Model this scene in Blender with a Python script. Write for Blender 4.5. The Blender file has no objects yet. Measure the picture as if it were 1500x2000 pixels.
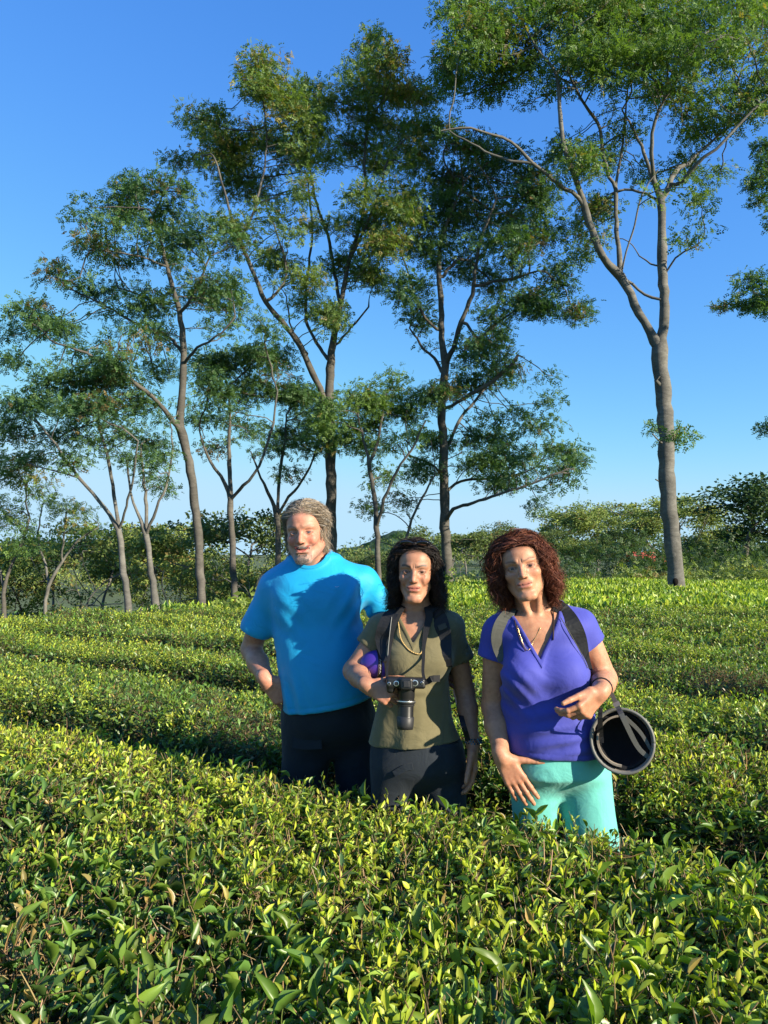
import bpy, math, random
import numpy as np
from mathutils import Vector, Matrix

# ------------------------------------------------------------------ camera, sky, sun, exposure
scene = bpy.context.scene
F = 1444.0                       # focal length in photo pixels (1500 x 2000)
CAM_Z = 1.60
PITCH = math.atan(85.0 / F)
cam_data = bpy.data.cameras.new("camera")
cam_data.sensor_fit = 'VERTICAL'
cam_data.sensor_height = 36.0
cam_data.lens = 26.0
cam_data.clip_start = 0.05
cam_data.clip_end = 6000
cam = bpy.data.objects.new("camera", cam_data)
scene.collection.objects.link(cam)
cam.location = (0, 0, CAM_Z)
cam.rotation_euler = (math.radians(90) + PITCH, 0, 0)
scene.camera = cam

SUN_AZ = math.radians(56)        # to the right of straight behind the camera
SUN_EL = math.radians(21.5)
TO_SUN = Vector((math.sin(SUN_AZ) * math.cos(SUN_EL), -math.cos(SUN_AZ) * math.cos(SUN_EL), math.sin(SUN_EL)))
world = bpy.data.worlds.new("World")
scene.world = world
world.use_nodes = True
wn = world.node_tree
sky = wn.nodes.new('ShaderNodeTexSky')
sky.sky_type = 'NISHITA'
sky.sun_disc = False
sky.sun_elevation = SUN_EL
sky.sun_rotation = math.atan2(TO_SUN.x, TO_SUN.y)
sky.altitude = 0
sky.air_density = 1.0
sky.dust_density = 0.0
sky.ozone_density = 8.0
bg = wn.nodes['Background']
bg.inputs['Strength'].default_value = 0.13
sep = wn.nodes.new('ShaderNodeSeparateColor'); comb = wn.nodes.new('ShaderNodeCombineColor')
wn.links.new(sky.outputs['Color'], sep.inputs[0])
for ch, (pw, ml) in enumerate(((1.1, 0.88), (0.82, 1.08), (0.6, 1.75))):
    a_ = wn.nodes.new('ShaderNodeMath'); a_.operation = 'POWER'; a_.inputs[1].default_value = pw
    b_ = wn.nodes.new('ShaderNodeMath'); b_.operation = 'MULTIPLY'; b_.inputs[1].default_value = ml
    wn.links.new(sep.outputs[ch], a_.inputs[0]); wn.links.new(a_.outputs[0], b_.inputs[0]); c_ = wn.nodes.new('ShaderNodeMath'); c_.operation = 'SMOOTH_MIN'; c_.inputs[1].default_value = (1.85, 2.85, 3.6)[ch]; c_.inputs[2].default_value = 0.9
    wn.links.new(b_.outputs[0], c_.inputs[0]); wn.links.new(c_.outputs[0], comb.inputs[ch])
wn.links.new(comb.outputs[0], bg.inputs['Color'])
sun_data = bpy.data.lights.new("sun", 'SUN')
sun_data.energy = 5.0
sun_data.angle = math.radians(0.5)
sun_data.color = (1.0, 0.89, 0.70)
sun = bpy.data.objects.new("sun", sun_data)
sun.rotation_euler = TO_SUN.to_track_quat('Z', 'Y').to_euler()
sun.location = TO_SUN * 50
scene.collection.objects.link(sun)
scene.view_settings.view_transform = 'Standard'
scene.view_settings.look = 'None'
scene.view_settings.exposure = 1.1
scene.view_settings.gamma = 1.0
scene.view_settings.use_curve_mapping = False
scene.cycles.max_bounces = 6
scene.cycles.diffuse_bounces = 3
scene.cycles.glossy_bounces = 2
scene.cycles.transmission_bounces = 4
scene.cycles.transparent_max_bounces = 6
scene.cycles.sample_clamp_indirect = 6.0

# ------------------------------------------------------------------ helpers
rng = np.random.default_rng(11)
random.seed(5)
COL = scene.collection

def W(px, py, d):
    """world point on the photo ray through (px, py) at forward distance d"""
    u = (px - 750.0) / F
    v = (1000.0 - py) / F
    y = math.cos(PITCH) - math.sin(PITCH) * v
    z = math.sin(PITCH) + math.cos(PITCH) * v
    return np.array([u / y * d, d, CAM_Z + z / y * d])

def tag(o, label=None, cat=None, group=None, kind=None):
    if label: o['label'] = label
    if cat: o['category'] = cat
    if group: o['group'] = group
    if kind: o['kind'] = kind
    return o

def empty(name, loc, rz=0.0):
    o = bpy.data.objects.new(name, None)
    o.location = loc
    o.rotation_euler = (0, 0, rz)
    o.empty_display_size = 0.2
    COL.objects.link(o)
    return o

def mesh_np(name, verts, faces_list, smooth=True, color=None, mats=(), mat_index=None):
    """faces_list: list of int arrays (n, k) with k constant inside one array"""
    me = bpy.data.meshes.new(name)
    verts = np.asarray(verts, dtype=np.float32)
    faces_list = [np.asarray(f, dtype=np.int32) for f in faces_list if len(f)]
    nl = sum(f.size for f in faces_list)
    nf = sum(len(f) for f in faces_list)
    me.vertices.add(len(verts))
    me.vertices.foreach_set('co', verts.ravel())
    me.loops.add(nl)
    me.polygons.add(nf)
    me.loops.foreach_set('vertex_index', np.concatenate([f.ravel() for f in faces_list]))
    tot = np.concatenate([np.full(len(f), f.shape[1], dtype=np.int32) for f in faces_list])
    start = np.concatenate([[0], np.cumsum(tot)[:-1]]).astype(np.int32)
    me.polygons.foreach_set('loop_start', start)
    me.polygons.foreach_set('use_smooth', np.full(nf, bool(smooth)))
    if mat_index is not None:
        me.polygons.foreach_set('material_index', np.asarray(mat_index, dtype=np.int32))
    me.update(calc_edges=True)
    if color is not None:
        at = me.color_attributes.new('tint', 'FLOAT_COLOR', 'POINT')
        c = np.ones((len(verts), 4), dtype=np.float32)
        c[:, :3] = color
        at.data.foreach_set('color', c.ravel())
    for m in mats: me.materials.append(m)
    return me

def link(name, me, parent=None, loc=None, kind=None, label=None):
    o = bpy.data.objects.new(name, me)
    if parent is not None:
        o.parent = parent
    if loc is not None: o.location = loc
    if kind: o['kind'] = kind
    if label: o['label'] = label
    COL.objects.link(o)
    return o

def world_child(name, me, parent, kind=None, label=None):
    """child of an unrotated Empty whose mesh is given in world coordinates"""
    o = link(name, me, parent, kind=kind, label=label)
    o.location = -Vector(parent.location)
    return o

# ---- materials
def new_mat(name):
    m = bpy.data.materials.new(name)
    m.use_nodes = True
    nt = m.node_tree
    return m, nt, nt.nodes['Principled BSDF'], nt.nodes['Material Output']

def N(nt, typ, **kw):
    n = nt.nodes.new(typ)
    for k, v in kw.items():
        if k in n.inputs: n.inputs[k].default_value = v
        else: setattr(n, k, v)
    return n

def ramp(nt, stops):
    r = nt.nodes.new('ShaderNodeValToRGB')
    e = r.color_ramp.elements
    while len(e) < len(stops): e.new(0.5)
    for i, (p, c) in enumerate(stops):
        e[i].position = p
        e[i].color = (*c, 1) if len(c) == 3 else c
    return r

def noise(nt, scale, detail=4, rough=0.55, vec=None):
    n = nt.nodes.new('ShaderNodeTexNoise')
    n.inputs['Scale'].default_value = scale
    n.inputs['Detail'].default_value = detail
    n.inputs['Roughness'].default_value = rough
    tc = nt.nodes.new('ShaderNodeTexCoord')
    nt.links.new((vec or tc.outputs['Object']), n.inputs['Vector'])
    return n

def leaf_material(name, rough=0.42, transl=0.35, spec=0.5, ttint=(1.25, 1.35, 0.35)):
    m, nt, p, out = new_mat(name)
    L = nt.links.new
    a = N(nt, 'ShaderNodeAttribute', attribute_name='tint')
    L(a.outputs['Color'], p.inputs['Base Color'])
    p.inputs['Roughness'].default_value = rough
    p.inputs['Specular IOR Level'].default_value = spec
    tr = nt.nodes.new('ShaderNodeBsdfTranslucent')
    mx = N(nt, 'ShaderNodeMix', data_type='RGBA', blend_type='MULTIPLY')
    mx.inputs[0].default_value = 1.0
    L(a.outputs['Color'], mx.inputs[6])
    mx.inputs[7].default_value = (*ttint, 1)
    L(mx.outputs[2], tr.inputs['Color'])
    ms = nt.nodes.new('ShaderNodeMixShader')
    ms.inputs[0].default_value = transl
    L(p.outputs[0], ms.inputs[1]); L(tr.outputs[0], ms.inputs[2])
    L(ms.outputs[0], out.inputs['Surface'])
    return m

def simple_mat(name, col, rough=0.6, spec=0.4, metal=0.0, bump=0.0, bscale=300, var=0.0, vscale=20):
    m, nt, p, out = new_mat(name)
    L = nt.links.new
    p.inputs['Base Color'].default_value = (*col, 1)
    p.inputs['Roughness'].default_value = rough
    p.inputs['Specular IOR Level'].default_value = spec
    p.inputs['Metallic'].default_value = metal
    if var:
        n = noise(nt, vscale)
        r = ramp(nt, [(0.3, tuple(c * (1 - var) for c in col)), (0.7, tuple(c * (1 + var) for c in col))])
        L(n.outputs['Fac'], r.inputs[0]); L(r.outputs[0], p.inputs['Base Color'])
    if bump:
        n = noise(nt, bscale, 2)
        b = N(nt, 'ShaderNodeBump', Strength=bump, Distance=0.002)
        L(n.outputs['Fac'], b.inputs['Height']); L(b.outputs[0], p.inputs['Normal'])
    return m

def bark_material(name, c1, c2, c3, band=6.0):
    m, nt, p, out = new_mat(name)
    L = nt.links.new
    tc = N(nt, 'ShaderNodeTexCoord')
    mp = N(nt, 'ShaderNodeMapping'); mp.inputs['Scale'].default_value = (2.2, 2.2, band)
    L(tc.outputs['Object'], mp.inputs['Vector'])
    n1 = noise(nt, 1.0, 8, 0.72, mp.outputs[0]); n1.inputs['Distortion'].default_value = 1.6
    n2 = noise(nt, 1.6, 5, 0.6)
    r = ramp(nt, [(0.28, c1), (0.5, c2), (0.72, c3)])
    mix = N(nt, 'ShaderNodeMath', operation='ADD'); 
    sc = N(nt, 'ShaderNodeMath', operation='MULTIPLY'); sc.inputs[1].default_value = 0.5
    L(n1.outputs['Fac'], mix.inputs[0]); L(n2.outputs['Fac'], mix.inputs[1]); L(mix.outputs[0], sc.inputs[0])
    L(sc.outputs[0], r.inputs[0]); L(r.outputs[0], p.inputs['Base Color'])
    b = N(nt, 'ShaderNodeBump', Strength=0.7, Distance=0.03)
    L(n1.outputs['Fac'], b.inputs['Height']); L(b.outputs[0], p.inputs['Normal'])
    p.inputs['Roughness'].default_value = 0.85
    p.inputs['Specular IOR Level'].default_value = 0.2
    return m

# ---- geometry kits
def norm(v):
    v = np.asarray(v, dtype=float)
    return v / (np.linalg.norm(v, axis=-1, keepdims=True) + 1e-12)

def frames(direction, face):
    """rotation matrices whose x axis = direction, z axis close to face; arrays (n,3)"""
    x = norm(direction)
    y = norm(np.cross(face, x))
    z = np.cross(x, y)
    return np.stack([x, y, z], axis=-1)

def stamp(tv, tf, pos, R, scale):
    """copies of one template: tv (v,3), tf list of face arrays; pos (n,3), R (n,3,3), scale (n,) or (n,3)"""
    n = len(pos); v = len(tv)
    scale = np.asarray(scale)
    if scale.ndim == 1: scale = scale[:, None].repeat(3, 1)
    P = tv[None] * scale[:, None, :]
    P = np.einsum('nij,nvj->nvi', R, P) + pos[:, None, :]
    off = (np.arange(n) * v)[:, None, None]
    faces = [(f[None] + off).reshape(-1, f.shape[1]) for f in tf]
    return P.reshape(-1, 3), faces

def merge(parts):
    """parts: list of (verts, faces_list, color or None)"""
    vs, fs3, fs4, cs, o = [], [], [], [], 0
    for v, fl, c in parts:
        vs.append(v)
        for f in fl:
            (fs3 if f.shape[1] == 3 else fs4).append(f + o)
        cs.append(np.broadcast_to(np.asarray(c if c is not None else (1, 1, 1), dtype=np.float32), (len(v), 3)))
        o += len(v)
    fl = []
    if fs3: fl.append(np.concatenate(fs3))
    if fs4: fl.append(np.concatenate(fs4))
    return np.concatenate(vs), fl, np.concatenate(cs)

def tube_arrays(pts, radii, sides=8, cap=True):
    pts = np.asarray(pts, dtype=float); radii = np.asarray(radii, dtype=float)
    n = len(pts)
    t = np.gradient(pts, axis=0); t = norm(t)
    up = np.array([0, 0, 1.0]) if abs(t[0][2]) < 0.9 else np.array([1.0, 0, 0])
    a = norm(np.cross(t[0], up)); A = [a]
    for i in range(1, n):
        a = a - t[i] * np.dot(a, t[i]); a = norm(a); A.append(a)
    A = np.array(A); B = np.cross(t, A)
    ang = np.arange(sides) * 2 * math.pi / sides
    ring = A[:, None] * np.cos(ang)[None, :, None] + B[:, None] * np.sin(ang)[None, :, None]
    V = (pts[:, None] + ring * radii[:, None, None]).reshape(-1, 3)
    i = np.arange(n - 1)[:, None]; j = np.arange(sides)[None]
    q = np.stack([i * sides + j, i * sides + (j + 1) % sides, (i + 1) * sides + (j + 1) % sides, (i + 1) * sides + j], -1).reshape(-1, 4)
    fl = [q]
    if cap:
        V = np.concatenate([V, pts[:1], pts[-1:]])
        j = np.arange(sides)
        c0 = np.stack([np.full(sides, n * sides), (j + 1) % sides, j], -1)
        c1 = np.stack([np.full(sides, n * sides + 1), (n - 1) * sides + j, (n - 1) * sides + (j + 1) % sides], -1)
        fl.append(np.concatenate([c0, c1]))
    return V, fl

def smooth_path(pts, step):
    """Catmull-Rom through (n,k) points, resampled roughly every step (first three columns are position)"""
    pts = np.asarray(pts, dtype=float)
    P = np.concatenate([2 * pts[:1] - pts[1:2], pts, 2 * pts[-1:] - pts[-2:-1]])
    out = []
    for i in range(1, len(P) - 2):
        L = np.linalg.norm(P[i + 1, :3] - P[i, :3])
        m = max(1, int(round(L / step)))
        t = (np.arange(m) / m)[:, None]
        out.append(0.5 * ((2 * P[i]) + (-P[i - 1] + P[i + 1]) * t + (2 * P[i - 1] - 5 * P[i] + 4 * P[i + 1] - P[i + 2]) * t ** 2
                          + (-P[i - 1] + 3 * P[i] - 3 * P[i + 1] + P[i + 2]) * t ** 3))
    out.append(pts[-1:])
    return np.concatenate(out)

def vnoise(P, scale, seed=0):
    """cheap smooth pseudo-noise in -1..1 made of sines; P (n,3) or (n,2)"""
    r = np.random.default_rng(seed)
    k = P.shape[-1]
    out = 0
    for i in range(5):
        d = r.normal(size=k); d /= np.linalg.norm(d)
        out = out + np.sin((P @ d) * scale * (0.7 + 0.35 * i) + r.uniform(0, 6.28))
    return out / 2.6

def sstep(a, b, x):
    t = np.clip((x - a) / (b - a), 0, 1)
    return t * t * (3 - 2 * t)

# ------------------------------------------------------------------ terrain
EDGE_X = np.array([-30, -12, -8, -5.3, -2.2, 2.3, 8, 14, 30, 60])
EDGE_Y = np.array([6.0, 7.5, 8.7, 10.0, 13.4, 21.5, 25.0, 27.0, 32, 40])
def edge_y(X): return np.interp(X, EDGE_X, EDGE_Y)
def ground_z(X, Y):
    X = np.asarray(X, float); Y = np.asarray(Y, float)
    over = np.clip(Y - edge_y(X) - 0.5, 0, 40)
    w = 1 - sstep(1.0, 10.0, X)
    z = -w * 2.6 * (1 - np.exp(-over / 9.0)) 
    z = z + 0.03 * np.sin(X * 0.35 + 1) * np.clip(Y / 20, 0, 1)
    far = np.hypot(X, Y)
    z = z + sstep(200, 600, far) * (4 * np.sin(X * 0.013 + 1.0) + 3 * np.sin(Y * 0.011) + 1)
    return z

ground_m, nt, p, out = new_mat("soil_and_grass")
n1 = noise(nt, 0.35, 6); n2 = noise(nt, 9.0, 6)
r1 = ramp(nt, [(0.35, (0.055, 0.038, 0.022)), (0.5, (0.07, 0.10, 0.025)), (0.7, (0.11, 0.155, 0.035))])
mx = N(nt, 'ShaderNodeMath', operation='MULTIPLY_ADD'); mx.inputs[1].default_value = 0.5
nt.links.new(n2.outputs['Fac'], mx.inputs[0]); 
h = N(nt, 'ShaderNodeMath', operation='MULTIPLY'); h.inputs[1].default_value = 0.5
nt.links.new(n1.outputs['Fac'], h.inputs[0]); nt.links.new(h.outputs[0], mx.inputs[2])
nt.links.new(mx.outputs[0], r1.inputs[0]); nt.links.new(r1.outputs[0], p.inputs['Base Color'])
b = N(nt, 'ShaderNodeBump', Strength=0.8, Distance=0.05)
nt.links.new(n2.outputs['Fac'], b.inputs['Height']); nt.links.new(b.outputs[0], p.inputs['Normal'])
p.inputs['Roughness'].default_value = 0.95
gx = np.concatenate([-np.geomspace(2500, 42, 22), np.linspace(-40, 50, 91), np.geomspace(52, 2500, 22)])
gy = np.concatenate([-np.geomspace(400, 12, 8), np.linspace(-10, 60, 71), np.geomspace(62, 3000, 34)])
GX, GY = np.meshgrid(gx, gy)
GV = np.stack([GX, GY, ground_z(GX, GY)], -1).reshape(-1, 3)
a, b_ = len(gx), len(gy)
ii, jj = np.meshgrid(np.arange(a - 1), np.arange(b_ - 1))
q = np.stack([jj * a + ii, jj * a + ii + 1, (jj + 1) * a + ii + 1, (jj + 1) * a + ii], -1).reshape(-1, 4)
link("ground", mesh_np("ground", GV, [q], mats=[ground_m]), kind='structure')

# ------------------------------------------------------------------ tea hedges
NR = np.array([0.53, 0.848]); NR /= np.linalg.norm(NR)     # across the rows
SR = np.array([NR[1], -NR[0]])                               # along the rows (towards the right front)
def row_warp(s, n):
    a = 0.055 * np.sin(0.9 * s + 0.35 * n) + 0.03 * np.sin(2.3 * s + 1.1 * n + 1)
    return a * sstep(0.8, 4, np.abs(s)) + 0.28 * np.sin(0.11 * s + 0.4) * sstep(3, 12, n)
def to_xy(s, n):
    n2 = n + row_warp(s, n)
    return s * SR[0] + n2 * NR[0], s * SR[1] + n2 * NR[1]

young = np.array([0.48, 0.57, 0.06]); mid = np.array([0.20, 0.315, 0.045]); old = np.array([0.045, 0.115, 0.03])
rust = np.array([0.26, 0.19, 0.06])
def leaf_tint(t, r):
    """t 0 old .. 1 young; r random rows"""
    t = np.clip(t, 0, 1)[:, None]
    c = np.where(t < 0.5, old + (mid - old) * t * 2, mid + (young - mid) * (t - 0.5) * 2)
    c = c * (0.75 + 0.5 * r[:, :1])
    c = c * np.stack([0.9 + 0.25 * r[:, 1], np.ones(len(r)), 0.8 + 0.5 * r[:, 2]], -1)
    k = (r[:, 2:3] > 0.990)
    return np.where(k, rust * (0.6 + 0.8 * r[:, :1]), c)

def leaf_template(cup=0.18, bend=0.22, w=0.2, wav=0.0):
    ts = np.array([0, 0.16, 0.38, 0.62, 0.84, 1.0])
    ws = np.array([0.0, 0.55, 1.0, 0.95, 0.5, 0.0]) * w
    v = []
    for i, t in enumerate(ts):
        z = -bend * t * t + wav * math.sin(t * 9)
        v.append((t, 0, z))
    for sgn in (1, -1):
        for t, wd in zip(ts[1:-1], ws[1:-1]):
            z = -bend * t * t + cup * wd * 2 + wav * math.sin(t * 11 + sgn)
            v.append((t, sgn * wd, z))
    q, t3 = [], []
    n = len(ts)
    for sgn, base in ((1, n), (-1, n + n - 2)):
        def o(a): return a if sgn == 1 else a[::-1]
        t3.append(o([0, 1, base]))
        for i in range(1, n - 2): q.append(o([i, i + 1, base + i, base + i - 1]))
        t3.append(o([n - 2, n - 1, base + n - 3]))
    return np.array(v, float), [np.array(t3), np.array(q)]
LT_NEAR = [leaf_template(0.5, 0.15, 0.185, 0.02), leaf_template(0.9, 0.38, 0.17, 0.03), leaf_template(0.3, -0.12, 0.20), leaf_template(0.6, 0.55, 0.18, 0.025), leaf_template(1.2, 0.2, 0.13, 0.02)]
LT_MID = (np.array([[0, 0, 0], [0.5, 0, -0.03], [1, 0, -0.16], [0.48, 0.21, 0.06], [0.48, -0.21, 0.06]]), [np.array([[0, 1, 3], [1, 2, 3], [0, 4, 1], [1, 4, 2]])])
LT_FAR = (np.array([[0, 0, 0], [0.45, 0.24, 0.05], [1, 0, -0.1], [0.45, -0.24, 0.05]]), [np.array([[0, 3, 2, 1]])])

tea_m = leaf_material("tea_leaf", rough=0.40, transl=0.34, spec=0.45)
twig_m = simple_mat("tea_twig", (0.23, 0.15, 0.075), 0.8, 0.2, var=0.4, vscale=9)
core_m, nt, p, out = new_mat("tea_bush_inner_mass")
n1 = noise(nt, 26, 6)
r1 = ramp(nt, [(0.35, (0.02, 0.03, 0.01)), (0.6, (0.04, 0.055, 0.015)), (0.8, (0.08, 0.065, 0.03))])  # dark tones stand in for the shade inside the bush
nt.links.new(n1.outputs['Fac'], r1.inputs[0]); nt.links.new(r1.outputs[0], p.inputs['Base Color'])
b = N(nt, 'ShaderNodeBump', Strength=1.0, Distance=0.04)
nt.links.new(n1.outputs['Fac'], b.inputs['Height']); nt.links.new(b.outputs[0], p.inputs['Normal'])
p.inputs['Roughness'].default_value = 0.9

# where people stand, so leaves keep off their legs (x, y, radius)
STAND = [(-0.24, 3.08, 0.19), (0.13, 2.80, 0.14), (0.63, 2.70, 0.19)]

def profile(half, h, e=0.42, m=181):
    th = np.linspace(0.0, math.pi, m)
    x = -np.sign(np.cos(th)) * np.abs(np.cos(th)) ** (e * 1.15) * half
    z = np.sin(th) ** e * h
    ds = np.hypot(np.diff(x), np.diff(z)); s = np.concatenate([[0], np.cumsum(ds)])
    return x, z, s
def canopy_bump(X, Y):
    P = np.stack([X, Y], -1)
    return 0.024 * vnoise(P, 2.2, 3) + 0.015 * vnoise(P, 6.5, 4) + 0.008 * vnoise(P, 15, 5)

def in_view(X, Y, margin=1.1):
    return (Y > 0.35) & (np.abs(X) < 0.535 * Y + margin)

leaf_twig_m, nt, p, out = new_mat("tea_stem")
a = N(nt, 'ShaderNodeAttribute', attribute_name='tint'); nt.links.new(a.outputs['Color'], p.inputs['Base Color'])
p.inputs['Roughness'].default_value = 0.7

def shoot_variant(seed, kind, lod):
    """one shoot standing on the origin along +z: kind 0 young flush, 1 mature, 2 woody/old"""
    r = np.random.default_rng(seed)
    parts, leaves = [], []
    nl = (7, 6, 4)[kind]
    L = (0.085, 0.07, 0.10)[kind] * r.uniform(0.85, 1.2)
    bend = r.normal(size=2) * 0.25
    def at(f): return np.array([bend[0] * L * f * f, bend[1] * L * f * f, L * f])
    ph = r.uniform(0, 6.28)
    shades = []
    for i in range(nl):
        f = (i + 0.7) / nl
        ph += 2.4 + r.normal() * 0.35
        rad = np.array([math.cos(ph), math.sin(ph), 0])
        d = norm(np.array([0, 0, 0.10 + 0.75 * f ** 1.5]) + rad * (1.1 - 0.75 * f) + r.normal(size=3) * 0.2)
        face = norm(np.array([0, 0, 0.8]) - rad * 0.55 * f + r.normal(size=3) * 0.5)
        sz = r.uniform(0.022, 0.039) * ((1.15 - 0.5 * f) if kind == 0 else (1.25 - 0.25 * f))
        if kind == 1 and r.random() < 0.30: sz *= 1.55
        tt = ((0.30 + 0.62 * f) if kind == 0 else (0.05 + 0.38 * f) if kind == 1 else 0.02 + 0.2 * r.random()) + r.normal() * 0.1
        col = leaf_tint(np.array([tt]), r.random((1, 3)))[0]
        Rm = frames(d[None], face[None])[0]
        pos = at(f) + rad * 0.002
        w = int(r.integers(0, 5))
        tv, tf = LT_NEAR[w] if lod == 0 else LT_MID
        v, fc = stamp(tv, tf, pos[None], Rm[None], np.array([sz]))
        parts.append((v, fc, col))
        if lod == 0:
            M = Matrix(Rm.tolist()).to_4x4(); M.translation = Vector(pos)
            leaves.append((w, col, M @ Matrix.Scale(sz, 4)))
    n_st = 3 if lod == 0 else 2
    nl = nl
    P = np.array([at(f) for f in np.linspace(-0.3, 1.0, n_st + 1)])
    sv, sf = tube_arrays(P, np.linspace(0.0017, 0.0007, n_st + 1), 3, cap=False)
    sc = np.array([0.16, 0.19, 0.045]) if kind == 0 else np.array([0.17, 0.125, 0.06])
    parts.append((sv, sf, sc))
    for _ in range((0, 1, 4)[kind] + 2 * (lod == 0)):
        b0 = at(r.uniform(-0.2, 0.6)) + r.normal(size=3) * 0.008; dd = norm(np.array([0, 0, 0.9]) + r.normal(size=3) * 0.6)
        l_ = r.uniform(0.03, 0.08)
        tv, tf = tube_arrays(np.array([b0, b0 + dd * l_ * .5 + r.normal(size=3) * .003, b0 + dd * l_]), [0.0016, 0.0013, 0.001], 3, cap=False)
        parts.append((tv, tf, np.array([0.36, 0.25, 0.13]) * r.uniform(0.5, 1.3)))
    return merge(parts), leaves, (sv, sf)
shoot_m = leaf_material("tea_shoot", rough=0.38, transl=0.34, spec=0.5, ttint=(1.2, 1.32, 0.3))
_nt = shoot_m.node_tree
_a = [n for n in _nt.nodes if n.type == 'ATTRIBUTE'][0]
_i = N(_nt, 'ShaderNodeAttribute', attribute_name='shoot_tint', attribute_type='INSTANCER')
_m = N(_nt, 'ShaderNodeMix', data_type='RGBA', blend_type='MULTIPLY'); _m.inputs[0].default_value = 1.0
_to = [l.to_socket for l in _nt.links if l.from_node == _a]
_nt.links.new(_a.outputs['Color'], _m.inputs[6]); _nt.links.new(_i.outputs['Vector'], _m.inputs[7])
for s_ in _to: _nt.links.new(_m.outputs[2], s_)
shoot_lib = bpy.data.collections.new("shoot_library")
SPRIGS = []
for lod in (0, 1):
    for i in range(14):
        kd = 0 if i < 5 else (1 if i < 10 else 2)
        (v, fl_, c), leaves, stem = shoot_variant(700 + i, kd, lod)
        o = bpy.data.objects.new("shoot_%02d" % (lod * 14 + i), mesh_np("tea_shoot", v, fl_, color=c, mats=[shoot_m]))
        shoot_lib.objects.link(o)
        if lod == 0:
            SPRIGS.append(([(mesh_np("tea_leaf", LT_NEAR[w][0], LT_NEAR[w][1], color=c_, mats=[tea_m]), M_) for (w, c_, M_) in leaves], stem))
shoot_nodes = bpy.data.node_groups.new("tea_shoots", 'GeometryNodeTree')
shoot_nodes.interface.new_socket("Geometry", in_out='INPUT', socket_type='NodeSocketGeometry')
shoot_nodes.interface.new_socket("Geometry", in_out='OUTPUT', socket_type='NodeSocketGeometry')
_g = shoot_nodes.nodes; _l = shoot_nodes.links.new
gi = _g.new('NodeGroupInput'); go = _g.new('NodeGroupOutput')
ip = _g.new('GeometryNodeInstanceOnPoints'); ip.inputs['Pick Instance'].default_value = True
ci = _g.new('GeometryNodeCollectionInfo'); ci.inputs['Collection'].default_value = shoot_lib
ci.inputs['Separate Children'].default_value = True; ci.inputs['Reset Children'].default_value = True
def named(nm, ty):
    n = _g.new('GeometryNodeInputNamedAttribute'); n.data_type = ty; n.inputs['Name'].default_value = nm
    return n.outputs['Attribute']
er = _g.new('FunctionNodeEulerToRotation')
_l(gi.outputs[0], ip.inputs['Points']); _l(ci.outputs[0], ip.inputs['Instance'])
_l(named('rot', 'FLOAT_VECTOR'), er.inputs[0]); _l(er.outputs[0], ip.inputs['Rotation'])
_l(named('scl', 'FLOAT'), ip.inputs['Scale']); _l(named('pick', 'INT'), ip.inputs['Instance Index'])
_l(ip.outputs[0], go.inputs[0])

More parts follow.
